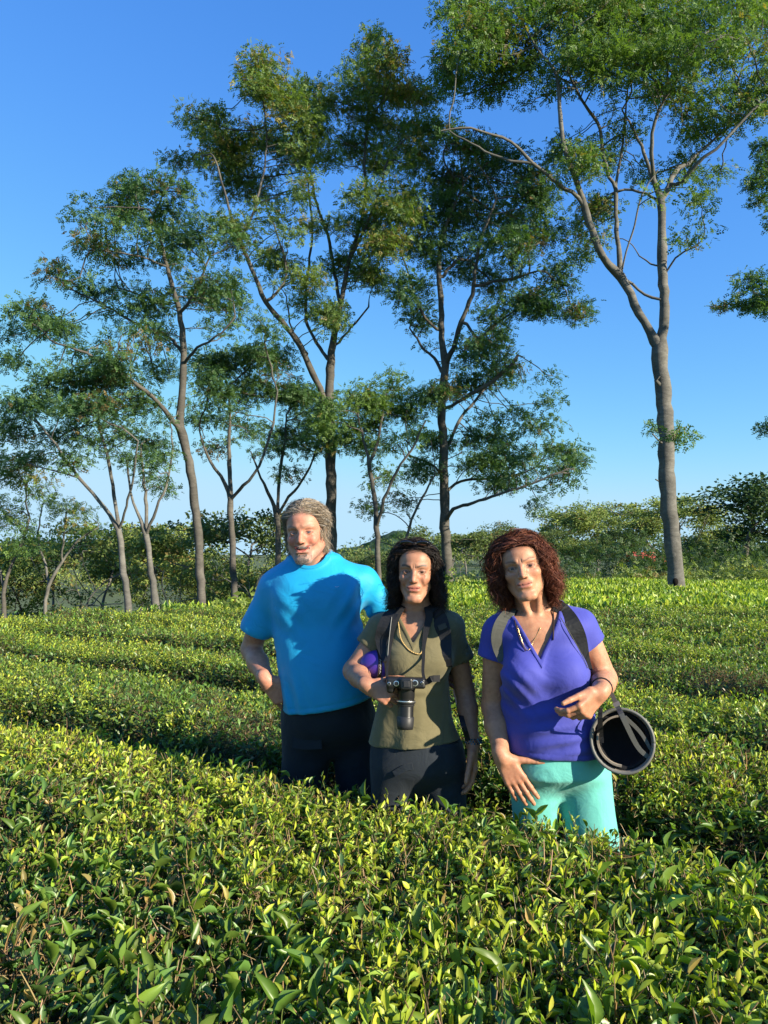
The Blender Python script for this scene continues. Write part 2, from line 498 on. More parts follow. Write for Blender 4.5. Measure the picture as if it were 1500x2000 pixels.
def hedge(n0, n1, h, label, k):
    half = (n1 - n0) / 2; nc = (n0 + n1) / 2
    xs, zs, ss = profile(half, h, 0.26 if k == 0 else 0.42)
    # extent along the row that the picture can see
    s = np.arange(-60, 60, 0.08)
    X, Y = to_xy(s, np.full_like(s, nc))
    ok = (Y > 0.1) & (np.abs(X) < 0.535 * Y + 1.6) & (Y < edge_y(X) + 1.2)
    if not ok.any(): return None
    s0, s1 = s[ok].min(), s[ok].max()
    mx_, my_ = to_xy(np.array([(s0 + s1) / 2]), np.array([nc]))
    root = empty("tea_hedge", (float(mx_[0]), float(my_[0]), 0))
    tag(root, label, "hedge", "clipped tea hedges in rows")
    dist_mid = nc
    # inner mass: filler shell with the interior's shade put into its dark colour
    m = 15; step = 0.12 if nc < 6 else 0.35
    sv = np.arange(s0 - 0.3, s1 + 0.3, step)
    idx = np.linspace(0, 180, m).astype(int)
    S, I = np.meshgrid(sv, idx, indexing='ij')
    inset = 0.07
    nn = nc + xs[I] * (half - inset) / half
    X, Y = to_xy(S, nn)
    Z = zs[I] / h * (h - inset + 0.0) + np.where(zs[I] > 0.3, canopy_bump(X, Y), 0) - 0.02
    Z = Z + ground_z(X, Y)
    V = np.stack([X, Y, Z], -1).reshape(-1, 3)
    a_, b2 = len(sv), m
    i, j = np.meshgrid(np.arange(a_ - 1), np.arange(b2 - 1), indexing='ij')
    q = np.stack([i * b2 + j, (i + 1) * b2 + j, (i + 1) * b2 + j + 1, i * b2 + j + 1], -1).reshape(-1, 4)
    caps = [np.arange(b2)[None, ::-1], ((a_ - 1) * b2 + np.arange(b2))[None]]
    world_child("dark_inner_filler", mesh_np("tea_inner", V, [q] + caps, mats=[core_m]), root, kind='stuff')
    # leaf samples over the surface
    L_arc = ss[-1]; length = s1 - s0
    def sample(dens, dmin, dmax):
        cnt = int(dens * L_arc * length)
        if cnt <= 0: return None
        S = rng.uniform(s0, s1, cnt); A = rng.uniform(0, L_arc, cnt)
        th = np.interp(A, ss, np.arange(len(ss)))
        x = np.interp(A, ss, xs); z = np.interp(A, ss, zs)
        tx = np.interp(A + 0.01, ss, xs) - np.interp(A - 0.01, ss, xs)
        tz = np.interp(A + 0.01, ss, zs) - np.interp(A - 0.01, ss, zs)
        ln = np.hypot(tx, tz) + 1e-9
        nx, nz = -tz / ln, tx / ln
        X, Y = to_xy(S, nc + x)
        keep = in_view(X, Y) & (Y < edge_y(X) + 1.0) & (Y >= dmin) & (Y < dmax)
        far_side = th > 158
        keep &= ~(far_side & (rng.random(cnt) < 0.6))
        keep &= ~((z < 0.25) & (rng.random(cnt) < 0.5))
        for (px_, py_, pr) in STAND:
            keep &= ((X - px_) ** 2 + (Y - py_) ** 2) > pr ** 2
        up = canopy_bump(X, Y) * sstep(0.3, 0.6, z)
        P = np.stack([X, Y, z + up + ground_z(X, Y)], -1)
        nrm = np.stack([NR[0] * nx, NR[1] * nx, nz], -1)
        wall = 1 - sstep(0.45, 0.8, nz)
        return P[keep], norm(nrm[keep]), wall[keep], z[keep]
    parts = []
    def flush(P): return 0.5 + 0.30 * vnoise(P[:, :2], 1.7, 21) + 0.30 * vnoise(P[:, :2], 6.0, 22) + 0.15 * vnoise(P[:, :2], 19.0, 23)
    twigs = []
    # --- leafy shoots, instanced (near shoots have full leaves, farther ones simpler leaves)
    inst = []
    for (dens, dmin, dmax, lod) in ((1450, 0.35, 3.6, 0), (1250, 3.6, 7.0, 1), (700, 7.0, 12.0, 1)):
        smp = sample(dens, dmin, dmax)
        if smp is None or not len(smp[0]): continue
        P, Nn, wall, zz = smp; n = len(P)
        fl = flush(P)
        stemdir = norm(Nn * 0.75 + np.array([0.1, -0.1, 0.7]) * (1 - 0.4 * wall[:, None]) + rng.normal(size=(n, 3)) * 0.5)
        size = rng.uniform(0.60, 1.04, n) * (0.85 + 0.3 * np.clip(fl, 0, 1)) * (1.0 if dmin < 7 else 1.25)
        size = size * (1 + 0.32 * sstep(2.3, 1.3, P[:, 1]))
        tall = rng.random(n) < 0.04
        dep = rng.uniform(-0.075, 0.012, n) + np.where(tall, 0.03, 0)
        base = P + Nn * (dep - 0.045)[:, None]
        roll = rng.uniform(0, 6.28, n)
        a0 = norm(np.cross(stemdir, np.array([0.3, 0.9, 0.1]))); b0 = np.cross(stemdir, a0)
        x = a0 * np.cos(roll)[:, None] + b0 * np.sin(roll)[:, None]
        R = np.stack([x, np.cross(stemdir, x), stemdir], -1)
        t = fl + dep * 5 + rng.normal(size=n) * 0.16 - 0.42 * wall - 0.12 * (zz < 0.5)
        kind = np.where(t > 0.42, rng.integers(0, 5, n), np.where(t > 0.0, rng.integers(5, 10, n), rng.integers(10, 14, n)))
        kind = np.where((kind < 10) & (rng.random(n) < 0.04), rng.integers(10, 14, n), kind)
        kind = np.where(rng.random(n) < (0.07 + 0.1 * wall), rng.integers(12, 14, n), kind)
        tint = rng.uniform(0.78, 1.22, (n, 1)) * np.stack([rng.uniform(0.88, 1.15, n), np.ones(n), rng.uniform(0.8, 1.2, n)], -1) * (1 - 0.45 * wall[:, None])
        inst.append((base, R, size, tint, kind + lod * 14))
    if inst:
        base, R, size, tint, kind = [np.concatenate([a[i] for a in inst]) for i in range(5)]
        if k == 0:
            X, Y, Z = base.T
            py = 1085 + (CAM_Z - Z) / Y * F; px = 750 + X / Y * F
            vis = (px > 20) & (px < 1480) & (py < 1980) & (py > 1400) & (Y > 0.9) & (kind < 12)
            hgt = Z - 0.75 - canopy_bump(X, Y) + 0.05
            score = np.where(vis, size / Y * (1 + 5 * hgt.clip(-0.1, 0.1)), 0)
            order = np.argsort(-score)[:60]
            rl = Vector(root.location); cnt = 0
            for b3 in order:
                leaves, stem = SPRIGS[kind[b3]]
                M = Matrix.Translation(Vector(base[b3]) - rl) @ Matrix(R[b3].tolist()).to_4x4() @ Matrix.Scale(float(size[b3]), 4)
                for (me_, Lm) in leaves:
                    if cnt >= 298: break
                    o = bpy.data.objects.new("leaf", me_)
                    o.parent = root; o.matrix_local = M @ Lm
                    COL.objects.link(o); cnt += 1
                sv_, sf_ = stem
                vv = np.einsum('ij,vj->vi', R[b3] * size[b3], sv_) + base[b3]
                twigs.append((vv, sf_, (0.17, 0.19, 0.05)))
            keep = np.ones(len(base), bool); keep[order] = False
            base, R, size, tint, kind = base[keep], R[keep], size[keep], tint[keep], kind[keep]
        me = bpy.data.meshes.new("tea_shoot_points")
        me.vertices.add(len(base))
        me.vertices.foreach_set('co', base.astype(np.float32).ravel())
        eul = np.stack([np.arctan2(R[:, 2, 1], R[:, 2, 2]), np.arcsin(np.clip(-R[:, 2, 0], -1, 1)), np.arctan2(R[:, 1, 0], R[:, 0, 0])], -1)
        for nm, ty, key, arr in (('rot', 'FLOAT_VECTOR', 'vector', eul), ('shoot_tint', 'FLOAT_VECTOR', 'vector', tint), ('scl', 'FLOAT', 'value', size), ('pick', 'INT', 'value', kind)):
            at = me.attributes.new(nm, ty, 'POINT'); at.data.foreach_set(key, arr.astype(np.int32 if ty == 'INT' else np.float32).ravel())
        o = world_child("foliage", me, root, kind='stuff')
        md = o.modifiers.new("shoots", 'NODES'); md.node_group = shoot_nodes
    smp = sample(430, 12.0, 60.0)
    if smp is not None and len(smp[0]):
        P, Nn, wall, zz = smp; n = len(P)
        fl = flush(P)
        d = norm(Nn * 0.45 + np.array([0, 0, 0.35]) + rng.normal(size=(n, 3)) * 0.65)
        face = norm(Nn + rng.normal(size=(n, 3)) * 0.55)
        dep = rng.uniform(-0.07, 0.03, n)
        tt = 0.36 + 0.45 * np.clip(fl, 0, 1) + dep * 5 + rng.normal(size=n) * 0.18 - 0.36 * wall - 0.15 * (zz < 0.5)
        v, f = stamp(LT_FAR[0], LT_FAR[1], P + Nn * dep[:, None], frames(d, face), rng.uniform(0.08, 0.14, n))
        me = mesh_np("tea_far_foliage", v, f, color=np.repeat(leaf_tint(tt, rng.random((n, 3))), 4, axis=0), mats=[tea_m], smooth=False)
        world_child("far_foliage" if inst else "foliage", me, root, kind='stuff')
    if twigs:
        v, fl_, c = merge(twigs)
        world_child("twigs", mesh_np("tea_twigs", v, fl_, color=c, mats=[leaf_twig_m]), root, kind='stuff')
    return root


ORD = ["second", "third", "fourth", "fifth", "sixth", "seventh", "eighth", "ninth", "tenth", "eleventh", "twelfth", "thirteenth",
       "fourteenth", "fifteenth", "sixteenth", "seventeenth", "eighteenth", "nineteenth", "twentieth", "twenty-first", "twenty-second"]
hedge(0.35, 2.46, 0.765, "wide tea hedge with large glossy leaves in the foreground, before the three people", 0)
GAP0 = 2.68; PERIOD = 1.30
hedge(GAP0 + 0.02, GAP0 + PERIOD - 0.12, 0.76, "tea hedge directly behind the three people, across the narrow path", 1)
for k in range(2, 20):
    n0 = GAP0 + PERIOD * (k - 1) + 0.12
    lab = "clipped tea hedge, %s row behind the three people, counted away from them" % ORD[k - 2]
    hedge(n0, n0 + PERIOD - 0.40, 0.75, lab, k)

# ------------------------------------------------------------------ trees
bark_pale = bark_material("bark_pale_grey", (0.045, 0.045, 0.040), (0.12, 0.115, 0.103), (0.24, 0.23, 0.205))
bark_dark = bark_material("bark_grey_brown", (0.035, 0.033, 0.029), (0.09, 0.083, 0.072), (0.17, 0.155, 0.135))
tree_leaf_m = leaf_material("tree_leaf", rough=0.5, transl=0.36, spec=0.35, ttint=(1.2, 1.25, 0.4))
bg_leaf_m = leaf_material("background_leaf", rough=0.6, transl=0.25, spec=0.25, ttint=(1.2, 1.25, 0.5))

def build_branches(nodes, parent, rad, min_sides=4):
    """tubes along the chains of a node tree"""
    n = len(nodes)
    kids = [[] for _ in range(n)]
    for i in range(n):
        if parent[i] >= 0: kids[parent[i]].append(i)
    parts = []
    stack = [(i, None) for i in range(n) if parent[i] < 0]
    while stack:
        start, par = stack.pop()
        chain = [start] if par is None else [par, start]
        rr = [rad[start]] if par is None else [min(rad[par], rad[start] * 1.15), rad[start]]
        cur = start
        while kids[cur]:
            ks = sorted(kids[cur], key=lambda c: -rad[c])
            for c in ks[1:]: stack.append((c, cur))
            cur = ks[0]; chain.append(cur); rr.append(rad[cur])
        if len(chain) < 2: continue
        sides = 14 if rr[0] > 0.1 else (8 if rr[0] > 0.035 else (5 if rr[0] > 0.012 else 3))
        pts = nodes[chain]
        if rr[0] > 0.03:
            wob = (1 + 0.06 * np.sin(np.arange(len(chain)) * 1.7 + start))
            rr = np.array(rr) * wob
        v, f = tube_arrays(pts, rr, sides, cap=False)
        parts.append((v, f, None))
    v, fl, c = merge(parts)
    return v, fl

def grow(limbs, attract, step=0.24, infl=2.6, kill=0.34, iters=70, sag=0.0, tip_r=0.015, expo=2.25):
    """limbs: list of (points (k,3), radii (k,), parent limb or -1); attract (m,3). returns nodes, parents, radii, leaf-carrying mask"""
    nodes, parent, fixed = [], [], []
    for pts, radii, par in limbs:
        P = smooth_path(np.column_stack([pts, radii]), step)
        wob = np.random.default_rng(len(nodes) + 3).normal(size=(len(P), 3)) * 0.012
        P[1:, :3] += wob[1:]
        if par is not None and par >= 0 and len(nodes):
            d = np.linalg.norm(np.array(nodes) - P[0, :3], axis=1)
            pr = int(np.argmin(d))
            rest = P[1:] if d[pr] < step * 1.5 else P
        else:
            pr, rest = -1, P
        for row in rest:
            nodes.append(row[:3].copy()); parent.append(pr); fixed.append(row[3]); pr = len(nodes) - 1
    n_limb = len(nodes)
    N_ = np.array(nodes); par = list(parent)
    A = attract.copy(); alive = np.ones(len(A), bool)
    allowed = np.array([f < 0.16 for f in fixed])
    near_i = np.zeros(len(A), int); near_d = np.full(len(A), 1e9)
    def upd(lo):
        for c in range(lo, len(N_), 400):
            blk = N_[c:c + 400]
            ok_ = np.ones(len(blk), bool)
            if c < n_limb: ok_ = np.array([(i >= n_limb) or allowed[i] for i in range(c, c + len(blk))])
            D = np.linalg.norm(A[:, None] - blk[None], axis=2)
            D[:, ~ok_] = 1e9
            j = D.argmin(1); d = D[np.arange(len(A)), j]
            m = d < near_d
            near_i[m] = c + j[m]; near_d[m] = d[m]
    upd(0)
    seen = set()
    for it in range(iters):
        alive &= near_d > kill
        if not alive.any(): break
        ids = near_i[alive]; dirs = A[alive] - N_[ids]
        w = norm(dirs)
        # the nearer attractors pull more
        uniq, inv = np.unique(ids, return_inverse=True)
        acc = np.zeros((len(uniq), 3)); np.add.at(acc, inv, w)
        acc = norm(acc) + rng.normal(size=acc.shape) * 0.16
        pd = np.array([N_[u] - N_[par[u]] if par[u] >= 0 else [0, 0, 1] for u in uniq])
        acc = norm(norm(acc) + 0.35 * norm(pd))
        new = N_[uniq] + acc * step
        keep = [k for k in range(len(uniq)) if (uniq[k], tuple(np.round(acc[k], 1))) not in seen]
        for k in range(len(uniq)): seen.add((uniq[k], tuple(np.round(acc[k], 1))))
        if not keep: break
        lo = len(N_)
        N_ = np.concatenate([N_, new[keep]])
        par += [int(uniq[k]) for k in keep]
        if len(N_) > 6500: break
        upd(lo)
    n = len(N_)
    cnt = np.zeros(n)
    haskid = np.zeros(n, bool)
    for i in range(n):
        if par[i] >= 0: haskid[par[i]] = True
    acc = np.where(haskid, 0, tip_r ** expo)
    for i in range(n - 1, -1, -1):
        if acc[i] == 0: acc[i] = tip_r ** expo
        if par[i] >= 0: acc[par[i]] += acc[i]
    r = acc ** (1 / expo)
    for i in range(n_limb): r[i] = max(fixed[i], min(r[i], fixed[i] * 1.25))
    for i in range(n_limb, n):
        r[i] = min(r[i], r[par[i]] * 0.97)
    return N_, np.array(par), r, n_limb

CROWN_FILL = 1.55
# one leafy spray: leaflets as narrow diamonds on both sides of a drooping stalk
def spray_template(nl=4, w=0.17, droop=0.25):
    v, f = [], []
    for i in range(nl):
        t = (i + 0.5) / nl
        for s in (1, -1):
            b = np.array([t, 0, -droop * t * t])
            d = np.array([0.32, s * 0.42, -0.10]) * (1 - 0.35 * t)
            sd = np.array([w, -s * w * 0.4, 0.02]) * (1 - 0.3 * t)
            k = len(v)
            v += [b, b + d * 0.5 + sd * 0.5, b + d, b + d * 0.5 - sd * 0.5]
            f.append([k, k + 1, k + 2, k + 3])
    return np.array(v), [np.array(f)]
SPRAY = spray_template(3, 0.30, 0.3)

def crown_mesh(centres, radii, per, size, tints, flat=0.6, tmpl=SPRAY, seed=1, inst_root=None):
    """leaf sprays scattered through clumps; centres (n,3), radii (n,)"""
    r = np.random.default_rng(seed)
    n = len(centres)
    cnt = np.maximum(2, (per * (radii / radii.mean()) ** 2 * r.uniform(0.45, 1.5, n)).astype(int))
    idx = np.repeat(np.arange(n), cnt); m = len(idx)
    q = norm(r.normal(size=(m, 3))) * (r.random(m) ** 0.6)[:, None]
    q[:, 2] = q[:, 2] * flat
    q[:, 2] += 0.18 * (1 - (q[:, 0] ** 2 + q[:, 1] ** 2))
    pos = centres[idx] + q * radii[idx, None]
    out = norm(np.stack([q[:, 0], q[:, 1], q[:, 2] * 0.3], -1) + r.normal(size=(m, 3)) * 0.45 + np.array([0, 0, -0.12]))
    face = norm(np.stack([q[:, 0] * 0.9, q[:, 1] * 0.9, np.full(m, 0.65)], -1) + r.normal(size=(m, 3)) * 0.5)
    sz = r.uniform(0.7, 1.35, m) * size
    clump_t = r.random(n); t = clump_t[idx] * 0.65 + r.random(m) * 0.35
    t = np.clip(t, 0, 1)[:, None]
    base, light, dry, pdry = tints
    col = np.array(base) * (1 - t) + np.array(light) * t
    dryc = (r.random(n) < pdry)[idx] & (r.random(m) < 0.6)
    dryc |= r.random(m) < pdry * 0.25
    col = np.where(dryc[:, None], np.array(dry) * r.uniform(0.6, 1.3, (m, 1)), col)
    col = col * r.uniform(0.75, 1.25, (m, 1))
    if inst_root is not None:
        return crown_points(pos, frames(out, face), sz, col, inst_root, r)
    v, f = stamp(tmpl[0], tmpl[1], pos, frames(out, face), sz)
    return v, f, np.repeat(col, len(tmpl[0]), axis=0)

spray_m = leaf_material("tree_spray", rough=0.5, transl=0.40, spec=0.35, ttint=(1.25, 1.3, 0.4))
_nt = spray_m.node_tree
_a = [n for n in _nt.nodes if n.type == 'ATTRIBUTE'][0]
_a.attribute_type = 'INSTANCER'; _a.attribute_name = 'spray_tint'
_to = [l.to_socket for l in _nt.links if l.from_node == _a]
for s_ in _to: _nt.links.new(_a.outputs['Vector'], s_)
spray_lib = bpy.data.collections.new("spray_library")
for i in range(6):
    rs = np.random.default_rng(900 + i)
    v, f = spray_template(3, 0.28 + .05 * rs.random(), 0.2 + .3 * rs.random())
    v = v + rs.normal(size=v.shape) * .018
    spray_lib.objects.link(bpy.data.objects.new("spray_%d" % i, mesh_np("leaf_spray", v, f, mats=[spray_m], smooth=False)))
spray_nodes = bpy.data.node_groups.new("leaf_sprays", 'GeometryNodeTree')
spray_nodes.interface.new_socket("Geometry", in_out='INPUT', socket_type='NodeSocketGeometry')
spray_nodes.interface.new_socket("Geometry", in_out='OUTPUT', socket_type='NodeSocketGeometry')
_g = spray_nodes.nodes; _l = spray_nodes.links.new
gi = _g.new('NodeGroupInput'); go = _g.new('NodeGroupOutput')
ip = _g.new('GeometryNodeInstanceOnPoints'); ip.inputs['Pick Instance'].default_value = True
ci = _g.new('GeometryNodeCollectionInfo'); ci.inputs['Collection'].default_value = spray_lib
ci.inputs['Separate Children'].default_value = True; ci.inputs['Reset Children'].default_value = True
er = _g.new('FunctionNodeEulerToRotation')
_l(gi.outputs[0], ip.inputs['Points']); _l(ci.outputs[0], ip.inputs['Instance'])
_l(named('rot', 'FLOAT_VECTOR'), er.inputs[0]); _l(er.outputs[0], ip.inputs['Rotation'])
_l(named('scl', 'FLOAT'), ip.inputs['Scale']); _l(named('pick', 'INT'), ip.inputs['Instance Index'])
_l(ip.outputs[0], go.inputs[0])
def crown_points(pos, R, size, tint, root, rg):
    me = bpy.data.meshes.new("crown_points"); n = len(pos)
    me.vertices.add(n); me.vertices.foreach_set('co', pos.astype(np.float32).ravel())
    eul = np.stack([np.arctan2(R[:, 2, 1], R[:, 2, 2]), np.arcsin(np.clip(-R[:, 2, 0], -1, 1)), np.arctan2(R[:, 1, 0], R[:, 0, 0])], -1)
    for nm, ty, key, arr in (('rot', 'FLOAT_VECTOR', 'vector', eul), ('spray_tint', 'FLOAT_VECTOR', 'vector', tint), ('scl', 'FLOAT', 'value', size), ('pick', 'INT', 'value', rg.integers(0, 6, n))):
        at = me.attributes.new(nm, ty, 'POINT'); at.data.foreach_set(key, np.asarray(arr).astype(np.int32 if ty == 'INT' else np.float32).ravel())
    o = world_child("crown", me, root, kind='stuff') if not isinstance(root, str) else link(root, me, kind='stuff')
    o.modifiers.new("sprays", 'NODES').node_group = spray_nodes
    return o
GREEN = ((0.055, 0.12, 0.04), (0.17, 0.27, 0.06), (0.22, 0.19, 0.06), 0.06)
GREEN_DARK = ((0.036, 0.092, 0.040), (0.11, 0.20, 0.06), (0.15, 0.11, 0.04), 0.07)
GREEN_WARM = ((0.065, 0.13, 0.045), (0.20, 0.28, 0.06), (0.26, 0.22, 0.07), 0.15)
GREEN_PALE = ((0.045, 0.085, 0.03), (0.11, 0.16, 0.045), (0.22, 0.17, 0.06), 0.16)

def traced_tree(name, label, d, limbs_px, blobs, depth, tints, bark, seed, per=37, size=0.189, clump=0.50, dens=16.0, group="tall shade trees along the edge of the tea field"):
    """limbs_px: list of ([(x, y, width px[, depth offset])...], parent flag). blobs: (x, y, rx, ry[, fill]) in photo pixels at distance d;
    every clump gets its own distance inside a round crown"""
    r = np.random.default_rng(seed)
    limbs = []
    base = None
    for li, (pts, par) in enumerate(limbs_px):
        P, R = [], []
        for k_, pt in enumerate(pts):
            dz = pt[3] if len(pt) > 3 else None
            if dz is None: dz = 0.0
            P.append(W(pt[0], pt[1], d + dz)); R.append(pt[2] / 2.25 / F * d)
        P = np.array(P)
        if base is None:
            gz = float(ground_z(P[0, 0], P[0, 1]))
            root_pt = P[0].copy(); root_pt[2] = gz - 0.15
            if P[0, 2] > gz:
                P = np.vstack([root_pt, P]); R = [R[0] * 1.25] + R
            else:
                P[0, 2] = gz - 0.15
            base = np.array([P[0, 0], P[0, 1], gz])
        limbs.append((P, np.array(R), -1 if par is None else 0))
    att, cc, cr = [], [], []
    cx = np.average([b[0] for b in blobs]); hw = max(abs(b[0] - cx) + b[2] for b in blobs) * 1.05
    for b in blobs:
        x, y, rx, ry = b[:4]; fill = b[4] if len(b) > 4 else 1.0
        area = math.pi * rx * ry * (d / F) ** 2
        n = max(3, int(area * dens * fill))
        off = r.uniform(-1, 1) * depth * math.sqrt(max(0.05, 1 - ((x - cx) / hw) ** 2))
        rd = min(rx, ry) / F * d
        for _ in range(n):
            q = norm(r.normal(size=3)) * (r.random() ** 0.4)
            dd = off + q[1] * rd * 1.3
            pt = W(x + q[0] * rx, y - q[2] * ry, d + dd)
            att.append(pt)
    att = np.array(att)
    bare = []
    allP = np.concatenate([l[0][2:] if len(l[0]) > 3 else l[0] for l in limbs])
    for _ in range(int(len(att) * 0.45)):
        a_ = att[r.integers(len(att))]; b_ = allP[np.argmin(np.linalg.norm(allP - a_, axis=1) + r.random(len(allP)) * 1.2)]
        bare.append(b_ + (a_ - b_) * r.uniform(.35, .9) + r.normal(size=3) * .12)
    nodes, par, rad, n_limb = grow(limbs, np.concatenate([att, np.array(bare)]))
    # leaf clumps sit at the growing ends
    n = len(nodes); haskid = np.zeros(n, bool); haskid[par[par >= 0]] = True
    tips = np.where((~haskid) & (np.arange(n) >= n_limb))[0]
    sel = np.concatenate([nodes[tips], att[r.random(len(att)) < 0.55]])
    rr = clump * r.uniform(0.6, 1.35, len(sel))
    root = empty(name, tuple(base))
    tag(root, label, "tree", group)
    v, fl = build_branches(nodes, par, rad)
    world_child("trunk", mesh_np("trunk", v, fl, mats=[bark]), root)
    crown_mesh(sel, rr, per * CROWN_FILL, size * 0.74, tints, seed=seed + 1, inst_root=root)
    return root

TREES = []
# big tree on the right, standing in the tea
t = traced_tree("shade_tree", "tall pale-trunked tree standing in the tea at right, forking high above the field", 20.0, [
    ([(1322, 1150, 36), (1316, 1090, 33), (1310, 1020, 33), (1304, 950, 35), (1302, 920, 34), (1303, 870, 29), (1299, 820, 28), (1295, 760, 27), (1290, 720, 28), (1288, 680, 30),
      (1296, 640, 18), (1298, 600, 17), (1294, 540, 17), (1293, 500, 19), (1292, 430, 13), (1290, 388, 16), (1275, 350, 10), (1262, 310, 8), (1240, 262, 6, .3), (1215, 215, 4, .6)], None),
    ([(1288, 682, 24), (1270, 648, 15), (1248, 612, 15), (1232, 575, 14), (1212, 540, 17), (1190, 518, 14, -.2), (1170, 488, 12, -.4), (1155, 450, 12, -.5), (1142, 405, 12, -.6),
      (1130, 365, 9, -.8), (1112, 320, 9, -1), (1099, 270, 8, -1.1), (1093, 210, 7, -1.1), (1088, 160, 6, -1.0), (1078, 128, 5, -1), (1045, 90, 4, -1), (1020, 40, 3, -1)], 0),
    ([(1140, 400, 9, -.6), (1118, 376, 9, -.8), (1088, 358, 8, -1.0), (1058, 330, 7, -1.2), (1040, 318, 7, -1.3), (1000, 278, 6, -1.6), (960, 262, 5, -1.8), (900, 250, 4, -2), (862, 256, 3, -2)], 0),
    ([(1042, 318, 6, -1.3), (1000, 315, 6, -1.3), (960, 300, 5, -1.2), (920, 280, 4, -1.2), (878, 258, 3, -1.1)], 0),
    ([(1212, 535, 11), (1207, 480, 9, .2), (1203, 420, 8, .3), (1202, 370, 8, .4), (1190, 345, 6, .3), (1178, 300, 6, .3), (1168, 240, 6, .2), (1140, 205, 5, 0), (1110, 140, 4, 0)], 0),
    ([(1202, 368, 5, .4), (1210, 320, 5, .6), (1218, 260, 4, .8), (1225, 180, 3, .9)], 0),
    ([(1214, 538, 7), (1235, 555, 6, .1), (1258, 575, 6, .1), (1290, 586, 6, 0)], 0),
    ([(1292, 388, 12), (1308, 362, 10, .2), (1318, 335, 9, .3), (1345, 318, 7, .5), (1380, 285, 5, .7), (1420, 250, 4, 1)], 0),
    ([(1306, 365, 9, .2), (1335, 355, 8, -.3), (1360, 320, 7, -.6), (1400, 290, 5, -.9), (1470, 215, 4, -1.1), (1530, 170, 3, -1.2)], 0),
    ([(1278, 352, 8), (1272, 300, 7, -.4), (1278, 240, 6, -.7), (1300, 190, 5, -.9), (1340, 130, 4, -1.2)], 0),
    ([(1292, 395, 5), (1262, 378, 5, .4), (1235, 372, 5, .7), (1205, 372, 4, .6)], 0),
    ([(1290, 522, 4), (1270, 515, 4, .4), (1250, 500, 3, .6), (1235, 480, 2, .8)], 0),
    ([(1298, 535, 5), (1320, 505, 4, -.3), (1350, 485, 3, -.5), (1370, 470, 2, -.6)], 0),
    ([(1212, 530, 4, -.1), (1240, 440, 4, -.5), (1252, 385, 3, -.6), (1285, 330, 2.5, -.6)], 0),
    ([(1290, 942, 8, -.1), (1282, 936, 3, -.1)], 0),
    ([(1302, 874, 6, -.15), (1286, 862, 4, -.2), (1274, 846, 3, -.2)], 0),
    ([(1304, 870, 6, -.1), (1316, 852, 4, -.1), (1326, 838, 3, -.1)], 0),
    ([(1283, 750, 9, -.2), (1281, 742, 8, -.25), (1288, 736, 3, -.2)], 0),
], [(1282, 845, 12, 12, .8), (1322, 842, 12, 12, .8), (1318, 860, 10, 6), (1000, 25, 150, 60), (930, 80, 75, 55), (895, 150, 50, 45), (955, 165, 55, 40), (1020, 110, 70, 40), (1150, 30, 120, 70), (1160, 110, 80, 35), (1260, 50, 120, 80), (1360, 90, 120, 80, .8),
    (1450, 60, 80, 80, .8), (1240, 150, 100, 45, .7), (1370, 190, 110, 50, .7), (1110, 150, 60, 40, .7), (1060, 195, 40, 30, .6), (1450, 200, 60, 50, .7), (1330, 250, 80, 30, .45), (1400, 250, 60, 40, .5),
    (1090, 290, 40, 35, .8), (1185, 310, 35, 22, .9), (1135, 320, 40, 28, .9), (1255, 330, 28, 28, .9), (1330, 340, 22, 20, .5), (1400, 345, 32, 24, 1.2), (1358, 382, 22, 18, 1.2), (1150, 440, 36, 55, 1),
    (1130, 500, 18, 16), (1335, 480, 25, 18, .5), (1372, 470, 22, 16, .4), (1230, 250, 50, 30, .4), (1120, -50, 200, 70), (1330, -70, 200, 80), (980, -60, 130, 60), (1520, 20, 80, 90), (1540, 160, 70, 60)],
   2.6, GREEN, bark_pale, 101, per=.62 * 40, size=0.201)
TREES.append(t)
